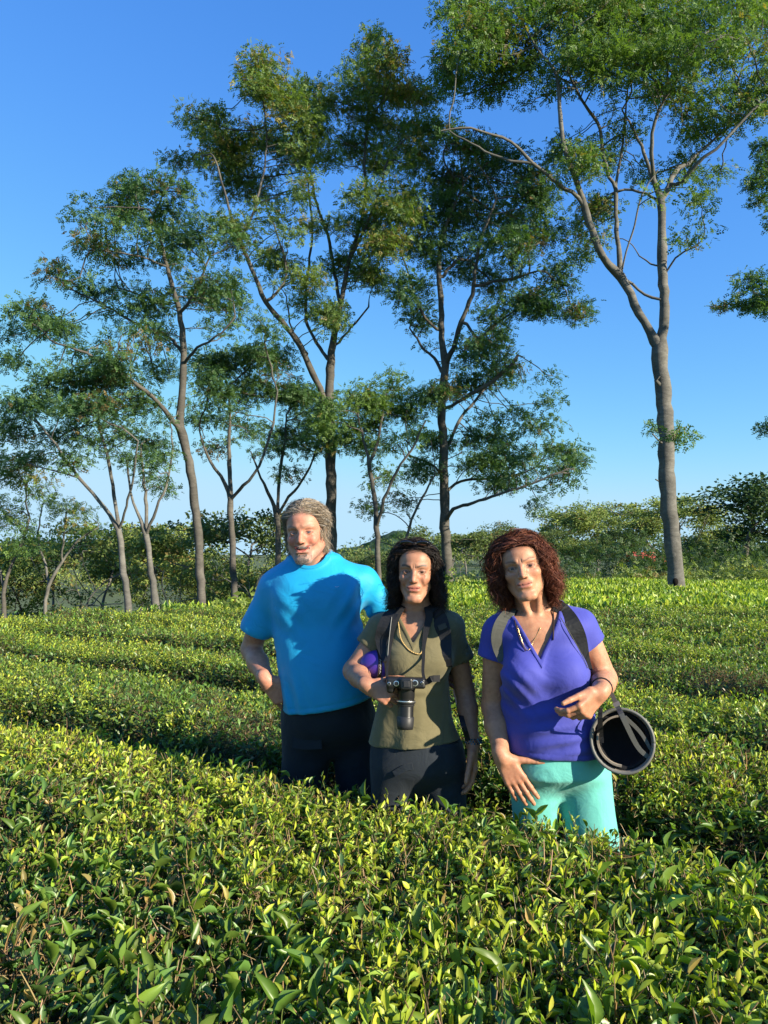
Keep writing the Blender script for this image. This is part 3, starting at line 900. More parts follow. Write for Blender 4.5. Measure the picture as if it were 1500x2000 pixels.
# low water shoots on the big trunk
# central tree
traced_tree("shade_tree", "tall layered tree behind the two women, its low boughs spreading to the right", 22.0, [
    ([(876, 1150, 24), (873, 1090, 22), (870, 1030, 21), (868, 950, 20), (866, 870, 19), (862, 800, 18), (866, 745, 17), (870, 712, 18), (862, 660, 11), (862, 600, 10), (857, 540, 9), (860, 480, 7), (880, 420, 5), (905, 360, 4)], None),
    ([(870, 712, 13), (885, 680, 11, -.3), (900, 630, 10, -.5), (922, 575, 8, -.8), (930, 510, 7, -1), (945, 450, 6, -1), (970, 390, 4, -1.1)], 0),
    ([(866, 735, 8), (848, 700, 7, .6), (828, 682, 6, .8), (800, 640, 4, 1.0)], 0),
    ([(862, 650, 7), (830, 620, 6, -.6), (810, 580, 5, -.8), (795, 530, 4, -.8), (780, 480, 3, -1)], 0),
    ([(926, 565, 6, -.8), (960, 550, 5, -1), (1000, 545, 5, -1.2), (1050, 530, 3, -1.4)], 0),
    ([(905, 625, 6, -.5), (935, 660, 5, -1), (960, 640, 4, -1.1), (1000, 610, 3, -1.2)], 0),
    ([(869, 1022, 9), (885, 995, 8, -.6), (915, 985, 7, -1.2), (960, 970, 6, -1.8), (1010, 955, 5, -2.2), (1060, 935, 4, -2.4), (1110, 915, 3, -2.6)], 0),
    ([(867, 885, 9), (882, 855, 8, .5), (900, 815, 6, 1), (930, 780, 5, 1.2)], 0),
    ([(868, 800, 7), (920, 770, 9, -.6), (960, 745, 9, -.8), (1000, 712, 9, -1), (1012, 695, 6, -1.1)], 0),
    ([(868, 960, 6), (900, 940, 5, .4), (950, 935, 4, .8), (1020, 925, 3, 1.2)], 0),
    ([(867, 930, 5), (840, 905, 5, -.6), (800, 890, 4, -1)], 0),
    ([(862, 545, 7), (880, 520, 6, .8), (900, 505, 5, 1.2)], 0),
], [(905, 290, 60, 25), (960, 300, 70, 28), (1010, 335, 80, 38), (900, 360, 80, 38), (860, 420, 60, 40), (960, 420, 80, 40), (1050, 390, 60, 38), (1060, 455, 50, 30), (1100, 545, 40, 28), (1045, 590, 55, 26),
    (1130, 605, 26, 38), (980, 560, 45, 28, .8), (900, 520, 70, 30), (960, 620, 45, 22), (835, 480, 55, 35), (800, 560, 45, 32), (830, 620, 40, 26), (935, 680, 60, 34), (985, 735, 50, 26), (965, 660, 40, 20),
    (900, 760, 60, 24), (840, 780, 50, 20), (1085, 742, 22, 8, .6), (1070, 790, 26, 12, .6), (1060, 830, 46, 14, .8), (1000, 820, 60, 18), (950, 860, 70, 20), (1085, 885, 60, 13), (1010, 895, 70, 18), (930, 905, 60, 18),
    (1130, 908, 28, 8), (1070, 930, 55, 14), (960, 945, 55, 12, .8), (1100, 960, 30, 9, .8), (1040, 990, 30, 9, .7), (850, 870, 50, 18), (815, 920, 50, 18), (790, 985, 30, 14, .6), (990, 480, 60, 30, .7), (1030, 520, 50, 25, .7)],
   2.4, GREEN_DARK, bark_dark, 102, per=32, size=0.201)
# tallest tree behind the man
traced_tree("shade_tree", "tallest slender tree, its straight dark trunk rising behind the man", 22.5, [
    ([(649, 1170, 22), (648, 1060, 20), (647, 960, 19), (645, 870, 18), (643, 780, 16), (646, 705, 15), (655, 640, 10), (668, 580, 9), (682, 510, 8), (700, 450, 7), (714, 380, 6), (712, 310, 5), (718, 230, 4), (728, 150, 3)], None),
    ([(644, 815, 12), (625, 760, 11, -.3), (605, 715, 11, -.5), (580, 665, 10, -.8), (550, 628, 9, -1), (520, 590, 8, -1.2), (498, 540, 7, -1.3), (470, 475, 6, -1.4), (452, 420, 5, -1.4), (438, 370, 4, -1.4), (420, 310, 3, -1.4)], 0),
    ([(646, 708, 9), (625, 680, 8, .5), (605, 645, 7, .7), (597, 610, 6, .8), (600, 540, 5, .9), (610, 450, 4, 1), (600, 340, 3, 1.1)], 0),
    ([(664, 590, 7), (652, 520, 6, .8), (640, 460, 6, .8), (618, 400, 5, .8), (606, 330, 4, .9), (590, 270, 3, 1)], 0),
    ([(684, 505, 6), (720, 430, 5, -.5), (742, 370, 4, -.7), (760, 300, 3, -.8)], 0),
    ([(520, 592, 6, -1.2), (560, 540, 5, -.8), (545, 470, 4, -.6), (520, 400, 3, -.6)], 0),
    ([(470, 470, 4, -1.4), (500, 400, 4, -1.2), (520, 300, 3, -1), (515, 200, 3, -1)], 0),
    ([(650, 680, 6), (685, 640, 5, 1), (720, 600, 4, 1.4)], 0),
    ([(606, 700, 5, -.5), (570, 640, 4, .2), (560, 580, 3, .6)], 0),
], [(508, 120, 34, 26), (495, 160, 44, 30), (540, 190, 50, 36), (600, 175, 34, 30), (625, 210, 36, 30), (580, 235, 50, 30), (395, 225, 45, 28), (420, 260, 45, 25), (358, 315, 34, 20), (430, 310, 50, 36), (480, 290, 45, 30),
    (545, 300, 60, 36), (610, 290, 45, 40), (725, 90, 34, 30), (740, 130, 42, 30), (700, 170, 38, 32), (755, 190, 55, 36), (710, 235, 48, 32), (790, 245, 45, 40), (680, 290, 34, 34, .8), (820, 200, 40, 34), (450, 365, 45, 30, .8),
    (520, 375, 50, 34, .8), (590, 370, 36, 25, .6), (745, 300, 45, 36), (800, 310, 45, 36), (480, 440, 45, 26, .6), (560, 450, 45, 28, .7), (640, 440, 36, 34, .5), (725, 430, 50, 34, .9), (775, 400, 50, 40), (540, 520, 45, 26, .7),
    (610, 540, 45, 26, .7), (670, 520, 40, 34, .7), (720, 545, 40, 34), (580, 600, 36, 24, .8), (655, 620, 36, 30, .8), (740, 480, 50, 34), (700, 370, 34, 30, .5), (840, 260, 34, 30)],
   2.4, GREEN_WARM, bark_dark, 103, per=37, size=0.195)
# left tree
traced_tree("shade_tree", "rounded dark-crowned tree left of the man, its thick leaning trunk bare below", 19.0, [
    ([(394, 1190, 18), (392, 1120, 17), (387, 1040, 16), (380, 970, 17), (372, 920, 17), (362, 870, 19), (352, 835, 20), (354, 790, 14), (358, 730, 12), (357, 660, 11), (350, 610, 9), (338, 565, 8), (326, 520, 7), (314, 470, 5), (300, 420, 4)], None),
    ([(353, 845, 13), (335, 818, 11, -.3), (308, 785, 9, -.6), (270, 752, 7, -1), (225, 722, 6, -1.2), (170, 690, 4, -1.4), (110, 670, 3, -1.5)], 0),
    ([(336, 560, 6), (310, 590, 5, .5), (280, 580, 4, .8), (230, 560, 3, 1)], 0),
    ([(352, 615, 7), (375, 580, 5, -.5), (395, 540, 4, -.7), (410, 500, 3, -.8)], 0),
    ([(358, 710, 7), (385, 680, 6, -.6), (420, 660, 4, -1), (460, 620, 3, -1.2)], 0),
    ([(357, 690, 7), (330, 660, 6, .6), (280, 640, 5, 1), (210, 600, 4, 1.3), (150, 570, 3, 1.5)], 0),
    ([(326, 520, 4), (270, 500, 3, -.6), (210, 490, 3, -1)], 0),
], [(245, 370, 34, 20), (300, 370, 50, 24), (345, 385, 28, 24), (250, 420, 44, 32), (310, 430, 50, 32), (180, 408, 30, 16), (210, 440, 30, 20), (152, 440, 24, 16), (390, 425, 26, 16), (365, 465, 40, 26), (185, 485, 50, 22),
    (245, 500, 45, 20), (340, 510, 36, 18, .8), (112, 525, 34, 16), (62, 545, 28, 16), (140, 560, 44, 18), (200, 570, 40, 20, .8), (60, 620, 46, 20), (115, 640, 50, 22), (35, 655, 40, 18), (150, 685, 46, 18, .8), (30, 710, 24, 12),
    (290, 600, 55, 20), (265, 660, 55, 28), (230, 710, 50, 28), (385, 580, 45, 20), (425, 560, 45, 20), (430, 630, 36, 24, .8), (470, 600, 36, 24, .8), (190, 745, 70, 24), (120, 760, 55, 20), (310, 725, 45, 24), (460, 480, 30, 20, .7), (320, 660, 30, 20, .7)],
   2.2, GREEN_DARK, bark_dark, 104, per=44, size=0.177)
traced_tree("shade_tree", "slim tree leaning left at the far left, forked low above the tea", 18.0, [
    ([(251, 1195, 15), (243, 1120, 14), (236, 1060, 13), (231, 1035, 12), (205, 990, 8), (170, 950, 7), (140, 915, 6), (110, 870, 4), (80, 830, 3)], None),
    ([(233, 1040, 9), (226, 985, 8, .4), (217, 930, 7, .6), (205, 870, 5, .8), (190, 820, 3, 1)], 0),
    ([(234, 1030, 6), (250, 975, 5, -.5), (262, 920, 4, -.8), (270, 860, 3, -1)], 0),
    ([(150, 930, 4), (110, 920, 3, -.5), (70, 910, 3, -.8)], 0),
], [(45, 790, 42, 30), (35, 840, 40, 26), (110, 800, 50, 24), (170, 810, 50, 28), (110, 850, 45, 20, .8), (230, 800, 40, 26), (245, 850, 40, 24, .8), (190, 870, 40, 16, .6), (60, 900, 40, 14, .6), (270, 790, 40, 30), (130, 900, 30, 12, .4)],
   1.8, GREEN_DARK, bark_pale, 105, per=42, size=0.177)
traced_tree("shade_tree", "slim pale trunk in the second place from the left, forked just above the far trees", 18.5, [
    ([(304, 1195, 18), (297, 1120, 13), (290, 1070, 12), (285, 1045, 12), (270, 1000, 6), (255, 960, 5), (248, 900, 4)], None),
    ([(286, 1050, 9), (286, 990, 8, .3), (280, 930, 6, .5), (275, 870, 4, .6)], 0),
    ([(288, 1040, 7), (305, 995, 6, -.3), (325, 950, 5, -.4), (336, 890, 4, -.4), (335, 840, 3, -.4)], 0),
], [(285, 870, 36, 22), (330, 830, 36, 24), (350, 790, 26, 20, .8), (330, 950, 26, 12, .5), (255, 900, 26, 14, .5), (310, 900, 30, 16, .4)],
   1.5, GREEN_DARK, bark_pale, 106, per=42, size=0.165)
traced_tree("shade_tree", "slender forked tree between the leaning trunk and the man", 21.0, [
    ([(459, 1185, 15), (456, 1100, 14), (452, 1020, 13), (450, 975, 13), (440, 945, 8), (420, 915, 7), (402, 885, 5), (390, 840, 3)], None),
    ([(451, 978, 9), (449, 920, 8, .3), (447, 860, 6, .4), (450, 790, 4, .5), (440, 740, 3, .6)], 0),
    ([(453, 975, 8), (475, 948, 7, -.4), (498, 925, 6, -.6), (515, 890, 5, -.7), (530, 840, 4, -.8), (540, 780, 3, -.8)], 0),
], [(430, 720, 50, 28), (490, 690, 50, 30), (545, 710, 45, 34), (430, 785, 45, 24), (400, 750, 34, 24), (500, 765, 55, 28), (470, 840, 45, 20, .7), (415, 880, 36, 16, .7), (560, 780, 40, 26), (390, 830, 30, 16, .6), (520, 640, 40, 24, .8)],
   1.8, GREEN_DARK, bark_dark, 107, per=44, size=0.183)
traced_tree("shade_tree", "thin dark forked tree just behind the man's head", 23.0, [
    ([(545, 1190, 14), (544, 1110, 13), (543, 1060, 12), (543, 1015, 12), (530, 975, 8), (515, 945, 6), (500, 910, 4), (490, 880, 3)], None),
    ([(543, 1020, 9), (543, 970, 7, .3), (548, 910, 6, .4), (556, 860, 4, .5), (560, 810, 3, .6)], 0),
    ([(545, 1005, 7), (565, 970, 6, -.4), (590, 940, 5, -.6), (610, 900, 4, -.7), (625, 850, 3, -.8)], 0),
], [(550, 850, 40, 24), (600, 830, 45, 26), (620, 790, 34, 24), (580, 770, 40, 24), (520, 880, 30, 14, .6), (560, 925, 34, 10, .6), (620, 885, 36, 20, .6), (590, 870, 30, 14, .5), (640, 850, 40, 24)],
   1.6, GREEN_DARK, bark_dark, 108, per=42, size=0.183)
traced_tree("shade_tree", "narrow dark tree between the man and the middle woman, forked low", 20.0, [
    ([(739, 1160, 13), (738, 1090, 12), (737, 1030, 12), (733, 985, 10), (727, 940, 8), (722, 905, 8), (710, 860, 5), (700, 815, 4), (695, 780, 3)], None),
    ([(736, 1025, 8), (750, 975, 7, -.4), (768, 935, 6, -.6), (790, 895, 5, -.8), (815, 860, 4, -.9), (830, 820, 3, -1)], 0),
    ([(723, 905, 6), (738, 860, 5, .4), (748, 810, 4, .5), (752, 770, 3, .5)], 0),
    ([(768, 1165, 8, .5), (775, 1120, 7, .5), (800, 1030, 6, .5), (830, 960, 5, .5), (850, 930, 3, .5)], None),
], [(700, 790, 60, 22), (760, 785, 60, 24), (800, 800, 40, 22), (650, 820, 45, 26), (720, 830, 60, 24), (690, 870, 45, 16), (780, 860, 45, 18), (745, 935, 45, 14, .7), (725, 990, 40, 14, .8), (735, 1050, 26, 14, .8), (820, 850, 36, 18), (660, 870, 40, 18, .8),
    (740, 880, 40, 18), (770, 740, 36, 20, .8)],
   1.7, GREEN, bark_dark, 109, per=32, size=0.183)
traced_tree("shade_tree", "small sparse tree at the extreme left edge with a thin dark trunk", 20.0, [
    ([(8, 1205, 10), (8, 1150, 9), (16, 1125, 7), (30, 1090, 6), (45, 1055, 5), (60, 1010, 3)], None),
    ([(10, 1140, 6), (-10, 1090, 5, .4), (-30, 1040, 4, .5)], 0),
], [(40, 990, 36, 14, .6), (10, 1000, 36, 18, .8), (75, 950, 36, 18, .6), (15, 930, 36, 18, .7), (-40, 980, 40, 30), (25, 1070, 30, 12, .8), (50, 1040, 30, 12, .7), (-20, 900, 40, 24), (40, 900, 36, 18, .5)],
   1.5, GREEN, bark_dark, 110, per=30, size=0.177)
traced_tree("shade_tree", "bare-branched pale tree left of the leaning trunk, with thin foliage", 24.0, [
    ([(88, 1205, 8), (92, 1160, 8), (108, 1120, 7), (130, 1085, 5), (160, 1050, 4), (190, 1030, 3)], None),
    ([(96, 1150, 6), (88, 1100, 5, .4), (75, 1050, 4, .5), (80, 1000, 3, .5)], 0),
    ([(118, 1100, 4), (125, 1050, 4, -.4), (130, 1000, 3, -.5)], 0),
], [(130, 990, 36, 12, .5), (180, 1000, 30, 14, .6), (150, 1030, 36, 14, .5), (90, 985, 34, 14, .5), (75, 1075, 26, 12, .6), (190, 1045, 30, 10, .5)],
   1.5, GREEN_WARM, bark_pale, 111, per=23, size=0.177)
# tree beyond the right edge whose boughs hang into view
traced_tree("shade_tree", "tree outside the right edge, only its hanging dark boughs in view", 15.0, [
    ([(1750, 1200, 44), (1745, 1000, 36), (1735, 800, 30), (1720, 650, 26), (1690, 560, 18), (1650, 500, 12), (1600, 440, 8), (1550, 380, 5), (1510, 330, 4)], None),
    ([(1722, 660, 14), (1660, 620, 9, -.5), (1600, 590, 7, -.7), (1540, 580, 5, -.8), (1480, 580, 3, -.8)], 0),
], [(1475, 310, 34, 28), (1500, 350, 34, 30), (1485, 385, 30, 26), (1510, 430, 30, 36), (1500, 300, 40, 30), (1470, 565, 44, 26), (1435, 595, 32, 20, .8), (1405, 612, 18, 14, .5), (1500, 590, 40, 34), (1560, 380, 60, 90), (1560, 560, 60, 60),
    (1640, 430, 90, 110), (1640, 300, 90, 70), (1720, 380, 90, 110), (1800, 480, 80, 90), (1504, 840, 12, 12), (1560, 850, 50, 24), (1680, 560, 60, 50)],
   1.6, GREEN_DARK, bark_dark, 112, per=40, size=0.142, clump=0.22, dens=14)

# ------------------------------------------------------------------ far trees and undergrowth
BG_LEAF = (np.array([[0, 0, 0], [0.5, 0.3, 0.06], [1, 0, -0.12], [0.5, -0.3, 0.06]]), [np.array([[0, 1, 2, 3]])])
def far_tree_meshes(seed, h, w, style, tints, bark):
    """style: 'umbrella', 'round', 'bare', 'palm-like'. heights in metres, at the origin"""
    r = np.random.default_rng(seed)
    limbs = [(np.array([[0, 0, -0.3], [r.normal() * .1, r.normal() * .1, h * 0.18], [r.normal() * .25, r.normal() * .25, h * 0.38]]), np.array([0.035, 0.028, 0.02]) * h * 0.55, -1)]
    att = []
    if style == 'umbrella':
        for _ in range(9):
            c = np.array([r.uniform(-1, 1) * w * .42, r.uniform(-1, 1) * w * .42, h * r.uniform(0.68, 0.96)])
            for _ in range(9): att.append(c + r.normal(size=3) * np.array([w * .13, w * .13, h * 0.03]))
    elif style == 'bare':
        for _ in range(60):
            q = norm(r.normal(size=3)); att.append(np.array([q[0] * w * .5, q[1] * w * .5, h * 0.7 + q[2] * h * .28]))
    else:
        for _ in range(10):
            c = norm(r.normal(size=3)) * np.array([w * .32, w * .32, h * .25]) + np.array([0, 0, h * .62])
            for _ in range(9): att.append(c + r.normal(size=3) * np.array([w * .12, w * .12, h * 0.07]))
    att = np.array(att)
    nodes, par, rad, nl = grow(limbs, att, step=h * 0.05, infl=9, kill=h * 0.06, iters=30, tip_r=0.0022 * h)
    v, fl = build_branches(nodes, par, rad)
    tm = mesh_np("far_trunk", v, fl, mats=[bark])
    cl = h * (0.085 if style != 'bare' else 0.05)
    per = {'umbrella': 52, 'round': 70, 'bare': 9}[style]
    v, f, c = crown_mesh(att, cl * r.uniform(0.7, 1.4, len(att)), per, 0.022 * h + 0.05, tints, flat=0.55 if style == 'umbrella' else 0.85, tmpl=BG_LEAF, seed=seed)
    return tm, mesh_np("far_crown", v, f, color=c, mats=[bg_leaf_m], smooth=False)

BG_A = ((0.055, 0.095, 0.035), (0.16, 0.21, 0.055), (0.15, 0.13, 0.05), 0.08)
BG_B = ((0.11, 0.165, 0.045), (0.27, 0.33, 0.08), (0.20, 0.16, 0.05), 0.15)
BG_C = ((0.035, 0.075, 0.028), (0.09, 0.15, 0.045), (0.1, 0.1, 0.04), 0.04)
kinds = {
    'umbrella': [far_tree_meshes(201 + i, 6.0, 7.0, 'umbrella', (BG_B, BG_A, BG_B)[i], bark_pale) for i in range(3)],
    'round': [far_tree_meshes(211 + i, 6.0, 5.2, 'round', (BG_A, BG_C, BG_B)[i], bark_dark) for i in range(3)],
    'bare': [far_tree_meshes(221 + i, 6.0, 5.0, 'bare', BG_B, bark_pale) for i in range(2)],
}
def far_tree(px, ptop, d, kind, var, label, wide=1.0, name="far_tree", group="trees beyond the tea field"):
    """placed on the ground at distance d; its height follows from where its top shows"""
    top = W(px, ptop, d); gz = float(ground_z(top[0], top[1]))
    h = top[2] - gz
    tm, cm = kinds[kind][var]
    root = empty(name, (float(top[0]), float(top[1]), gz), random.uniform(0, 6.28))
    s = h / 6.0
    root.scale = (s * wide, s * wide, s)
    tag(root, label, "tree", group)
    link("trunk", tm, root); link("crown", cm, root, kind='stuff')
    return root
FT = [
    # left of the man, beyond the drop
    (-40, 1040, 27, 'umbrella', 0, "yellow-green umbrella tree at the extreme left beyond the tea"),
    (40, 1055, 30, 'round', 2, "bushy low tree behind the thin trunk at the extreme left"),
    (110, 1050, 36, 'umbrella', 1, "dull green umbrella tree behind the bare-branched pale tree"),
    (172, 1062, 26, 'bare', 0, "small leafless pale tree standing left of the leaning trunk, beyond the tea"),
    (205, 1024, 34, 'umbrella', 0, "yellow-green flat-topped tree between the bare-branched tree and the leaning trunk"),
    (250, 1060, 40, 'round', 2, "round tree hidden behind the leaning forked trunk at left"),
    (280, 1022, 44, 'umbrella', 2, "olive umbrella tree rising between the two slim pale trunks"),
    (322, 1022, 36, 'umbrella', 2, "broad umbrella tree between the second slim trunk and the thick trunk"),
    (330, 1090, 27, 'bare', 1, "small bare tree with pale twigs right of the second slim trunk"),
    (370, 1060, 40, 'round', 2, "low bushy tree just left of the thick bare trunk"),
    (422, 1072, 34, 'round', 2, "bushy tree seen between the thick trunk and the slender forked one"),
    (487, 1000, 30, 'umbrella', 1, "open-crowned green tree between the slender forked trunk and the man's shoulder"),
    (500, 1075, 24, 'bare', 0, "pale branching sapling beside the man's right shoulder"),
    (440, 1098, 28, 'round', 2, "yellow-green bush-like tree at the foot of the slender forked trunk"),
    (560, 1075, 40, 'round', 2, "low tree hidden mostly behind the man's head"),
    # between the man and the middle woman
    (690, 1085, 60, 'round', 0, "dark round tree seen over the man's left shoulder"),
    (725, 1082, 52, 'umbrella', 1, "flat tree behind the narrow dark trunk over the man's sleeve"),
    (770, 1070, 56, 'round', 1, "dark tree partly hidden by the middle woman's hair"),
    # right of the middle woman
    (905, 1035, 46, 'umbrella', 1, "wide grey-green tree right of the layered tree's trunk"),
    (890, 1075, 38, 'bare', 1, "pale leafless shrub at the foot of the layered tree"),
    (945, 1040, 54, 'umbrella', 0, "flat tree left of the auburn-haired woman's head"),
    (975, 1018, 66, 'round', 0, "tree whose top shows just above the auburn hair"),
    (1045, 1035, 60, 'umbrella', 1, "tree top behind the auburn-haired woman"),
    (1100, 985, 64, 'round', 2, "tall pale-green tree right above the auburn-haired woman's shoulder"),
    (1130, 1050, 48, 'round', 2, "sunlit round tree right of the auburn hair, with pale stems"),
    (1165, 992, 70, 'umbrella', 2, "flat-topped tree rising midway between the auburn hair and the big trunk"),
    (1205, 1030, 58, 'round', 1, "dark tree in the middle of the right-hand tree line"),
    (1180, 1062, 46, 'umbrella', 0, "yellow-green low tree in the right-hand tree line"),
    (1228, 996, 62, 'round', 2, "round-topped tree just left of the red-roofed house"),
    (1240, 1075, 44, 'round', 2, "low sunlit bush tree in front of the red-roofed house's left side"),
    (1278, 975, 80, 'umbrella', 0, "tree rising behind the red-roofed house"),
    (1345, 968, 50, 'umbrella', 0, "warm green tree directly right of the big pale trunk"),
    (1395, 1010, 56, 'round', 2, "tree between the big pale trunk and the dense dark tree"),
    (1350, 1055, 44, 'round', 1, "dark bush tree at the foot of the warm green tree"),
    (1445, 1050, 50, 'round', 0, "low tree left of the dense dark tree's trunk"),
    (1570, 1010, 48, 'round', 0, "tree just outside the right edge"),
]
for (px, pt, d, kind, var, lab) in FT:
    far_tree(px, pt, d, kind, var, lab, wide=1.25 if px > 860 else 1.0)
# dense dark tree on the right
tm, cm = far_tree_meshes(231, 8.0, 7.2, 'round', ((0.025, 0.06, 0.022), (0.07, 0.12, 0.035), (0.1, 0.1, 0.04), 0.02), bark_dark)
tp = W(1458, 905, 42.0); gz = float(ground_z(tp[0], tp[1]))
root = empty("broadleaf_tree", (float(tp[0]), float(tp[1]), gz)); s = (tp[2] - gz) / 8.0; root.scale = (s * 1.4, s * 1.4, s)
tag(root, "dense dark green broadleaf tree at the right edge beyond the tea", "tree", "trees beyond the tea field")
link("trunk", tm, root); link("crown", cm, root, kind='stuff')

# undergrowth strip under the far trees (nobody could count it)
def undergrowth(label, pts, h, seed, tints, per):
    r = np.random.default_rng(seed)
    C, R = [], []
    for (x0, y0), (x1, y1) in zip(pts[:-1], pts[1:]):
        L = math.hypot(x1 - x0, y1 - y0)
        for _ in range(int(L * 3.2)):
            t = r.random(); x = x0 + (x1 - x0) * t + r.normal() * .6; y = y0 + (y1 - y0) * t + r.normal() * 2.2
            hh = h * r.uniform(0.3, 1.0)
            C.append((x, y, float(ground_z(x, y)) + hh * 0.55)); R.append(hh * 0.75)
    o = crown_mesh(np.array(C), np.array(R), per, 0.24, tints, flat=0.9, seed=seed, inst_root="undergrowth")
    tag(o, label, "undergrowth")
undergrowth("tangled dark green scrub under the tree line at right", [(1, 34), (12, 38), (22, 40), (34, 42), (50, 48)], 2.2, 301, BG_C, 95)
undergrowth("low scrub and weeds along the far edge of the tea, behind the middle woman", [(-3, 16), (2, 25), (7, 29), (14, 31), (24, 34)], 1.1, 303, BG_B, 60)
undergrowth("tangled yellow-green scrub under the small trees at left", [(-24, 20), (-14, 23), (-6, 28), (2, 34)], 1.6, 302, BG_B, 90)
def woodland(label, x0, x1, y, h, seed, n, tints):
    r = np.random.default_rng(seed)
    C, R = [], []
    for _ in range(n):
        x = r.uniform(x0, x1); yy = y + r.normal() * y * 0.08
        hh = h * r.uniform(0.55, 1.1)
        for _ in range(4):
            C.append((x + r.normal() * h * .3, yy + r.normal() * h * .3, float(ground_z(x, yy)) + hh * r.uniform(0.25, 0.85))); R.append(hh * 0.34)
    v, f, c = crown_mesh(np.array(C), np.array(R), 36, 0.09 * h, tints, flat=0.8, tmpl=BG_LEAF, seed=seed)
    o = link("woodland", mesh_np("woodland", v, f, color=c, mats=[bg_leaf_m], smooth=False), kind='stuff')
    tag(o, label, "woodland")
woodland("far-off blue-green woodland behind the right-hand tree line", -10, 105, 115, 5.6, 311, 200, BG_A)
woodland("far-off woodland closing the view behind the left-hand trees", -95, 5, 85, 3.0, 312, 150, BG_B)

# distant wooded hill
hx = np.linspace(-1, 1, 61); hy = np.linspace(-1, 1, 31)
HX, HY = np.meshgrid(hx, hy)
bump_ = np.maximum(0, 1 - np.abs(HX) ** 2.2) * np.maximum(0, 1 - HY ** 2)
P2 = np.stack([HX.ravel() * 60, HY.ravel() * 20], -1)
HZ = bump_ * 24 * (0.8 + 0.2 * np.sin(HX * 5 + 1)) + (vnoise(P2, 0.5, 8).reshape(HX.shape)) * 0.9 * (bump_ > 0.05) - 2
hill_m = simple_mat("wooded_hill", (0.035, 0.065, 0.035), 0.95, 0.1, var=0.45, vscale=0.12)
hp = W(745, 1085, 620)
HV = np.stack([HX * 62 + hp[0] + 10, HY * 40 + 620, HZ], -1).reshape(-1, 3)
i, j = np.meshgrid(np.arange(60), np.arange(30)); q = np.stack([j * 61 + i, j * 61 + i + 1, (j + 1) * 61 + i + 1, (j + 1) * 61 + i], -1).reshape(-1, 4)
link("distant_hill", mesh_np("distant_hill", HV, [q], mats=[hill_m]), kind='structure')

# ------------------------------------------------------------------ house with the red roof, far right
def box_np(x0, x1, y0, y1, z0, z1):
    v = np.array([(x, y, z) for z in (z0, z1) for (x, y) in ((x0, y0), (x1, y0), (x1, y1), (x0, y1))], float)
    f = np.array([[3, 2, 1, 0], [4, 5, 6, 7], [0, 1, 5, 4], [1, 2, 6, 5], [2, 3, 7, 6], [3, 0, 4, 7]])
    return v, [f]
hd = 39.5
hp = W(1282, 1085, hd); gz = float(ground_z(hp[0], hp[1]))
house = empty("house", (float(hp[0]), hd, gz), math.radians(12))
tag(house, "small white house with a red roof, half hidden left of the big trunk", "house"); house.scale = (.5, .5, .62)
plaster = simple_mat("white_plaster", (0.75, 0.74, 0.7), 0.8, 0.2, var=0.06, vscale=2)
roof_red = simple_mat("red_roof_sheet", (0.55, 0.10, 0.06), 0.55, 0.3, var=0.15, vscale=3)
blue_p = simple_mat("blue_paint", (0.10, 0.18, 0.34), 0.6, 0.3)
glass_d = simple_mat("dark_glass", (0.02, 0.025, 0.03), 0.1, 0.6)
link("wall", mesh_np("house_wall", *box_np(-1.6, 2.4, 0, 4.0, 0, 2.0), smooth=False, mats=[plaster]), house)
rv = np.array([(-2.0, -.4, 2.0), (1.0, -.4, 2.0), (1.0, 4.4, 2.0), (-2.0, 4.4, 2.0), (-2.0, 2.0, 2.85), (1.0, 2.0, 2.85),
               (-2.0, -.4, 2.08), (1.0, -.4, 2.08), (1.0, 4.4, 2.08), (-2.0, 4.4, 2.08), (-2.0, 2.0, 2.93), (1.0, 2.0, 2.93)], float)
link("roof", mesh_np("house_roof", rv, [np.array([[6, 7, 11, 10], [9, 10, 11, 8], [0, 4, 5, 1], [3, 2, 5, 4], [0, 1, 7, 6], [2, 3, 9, 8]]), np.array([[0, 6, 4], [4, 6, 10], [4, 10, 3], [3, 10, 9], [1, 5, 7], [5, 11, 7], [5, 2, 11], [2, 8, 11]])], smooth=False, mats=[roof_red]), house)
link("front_panel", mesh_np("house_panel", *box_np(-1.5, 0.2, -0.06, -0.003, 0.9, 1.95), smooth=False, mats=[blue_p]), house)
for x_ in (0.6, 1.5):
    w_ = link("window", mesh_np("house_window", *box_np(x_, x_ + 0.6, -0.05, -0.003, 0.9, 1.7), smooth=False, mats=[plaster]), house)
    link("pane", mesh_np("house_pane", *box_np(x_ + .06, x_ + 0.54, -0.07, -0.052, 0.96, 1.64), smooth=False, mats=[glass_d]), w_)

# ------------------------------------------------------------------ implicit modelling kit for figures and clothes
V3 = lambda *a: np.array(a, dtype=float)
def rc(a, b, r1, r2, k=0.02, op='u'):
    a = np.asarray(a, float); b = np.asarray(b, float)
    c = (a + b) / 2; R = np.linalg.norm(b - a) / 2 + max(r1, r2)
    def f(P):
        ba = b - a; l2 = ba @ ba; rr = r1 - r2; a2 = l2 - rr * rr; il2 = 1 / l2
        pa = P - a; y = pa @ ba; z = y - l2
        w = pa * l2 - ba[None] * y[:, None]; x2 = (w * w).sum(1); y2 = y * y * l2; z2 = z * z * l2
        kk = np.sign(rr) * rr * rr * x2
        d = (np.sqrt(np.maximum(x2 * a2 * il2, 0)) + y * rr) * il2 - r1
        c1 = np.sign(z) * a2 * z2 > kk
        c2 = np.sign(y) * a2 * y2 < kk
        d = np.where(c2, np.sqrt(x2 + y2) * il2 - r1, d)
        return np.where(c1, np.sqrt(x2 + z2) * il2 - r2, d)
    return (f, c, R, op, k)
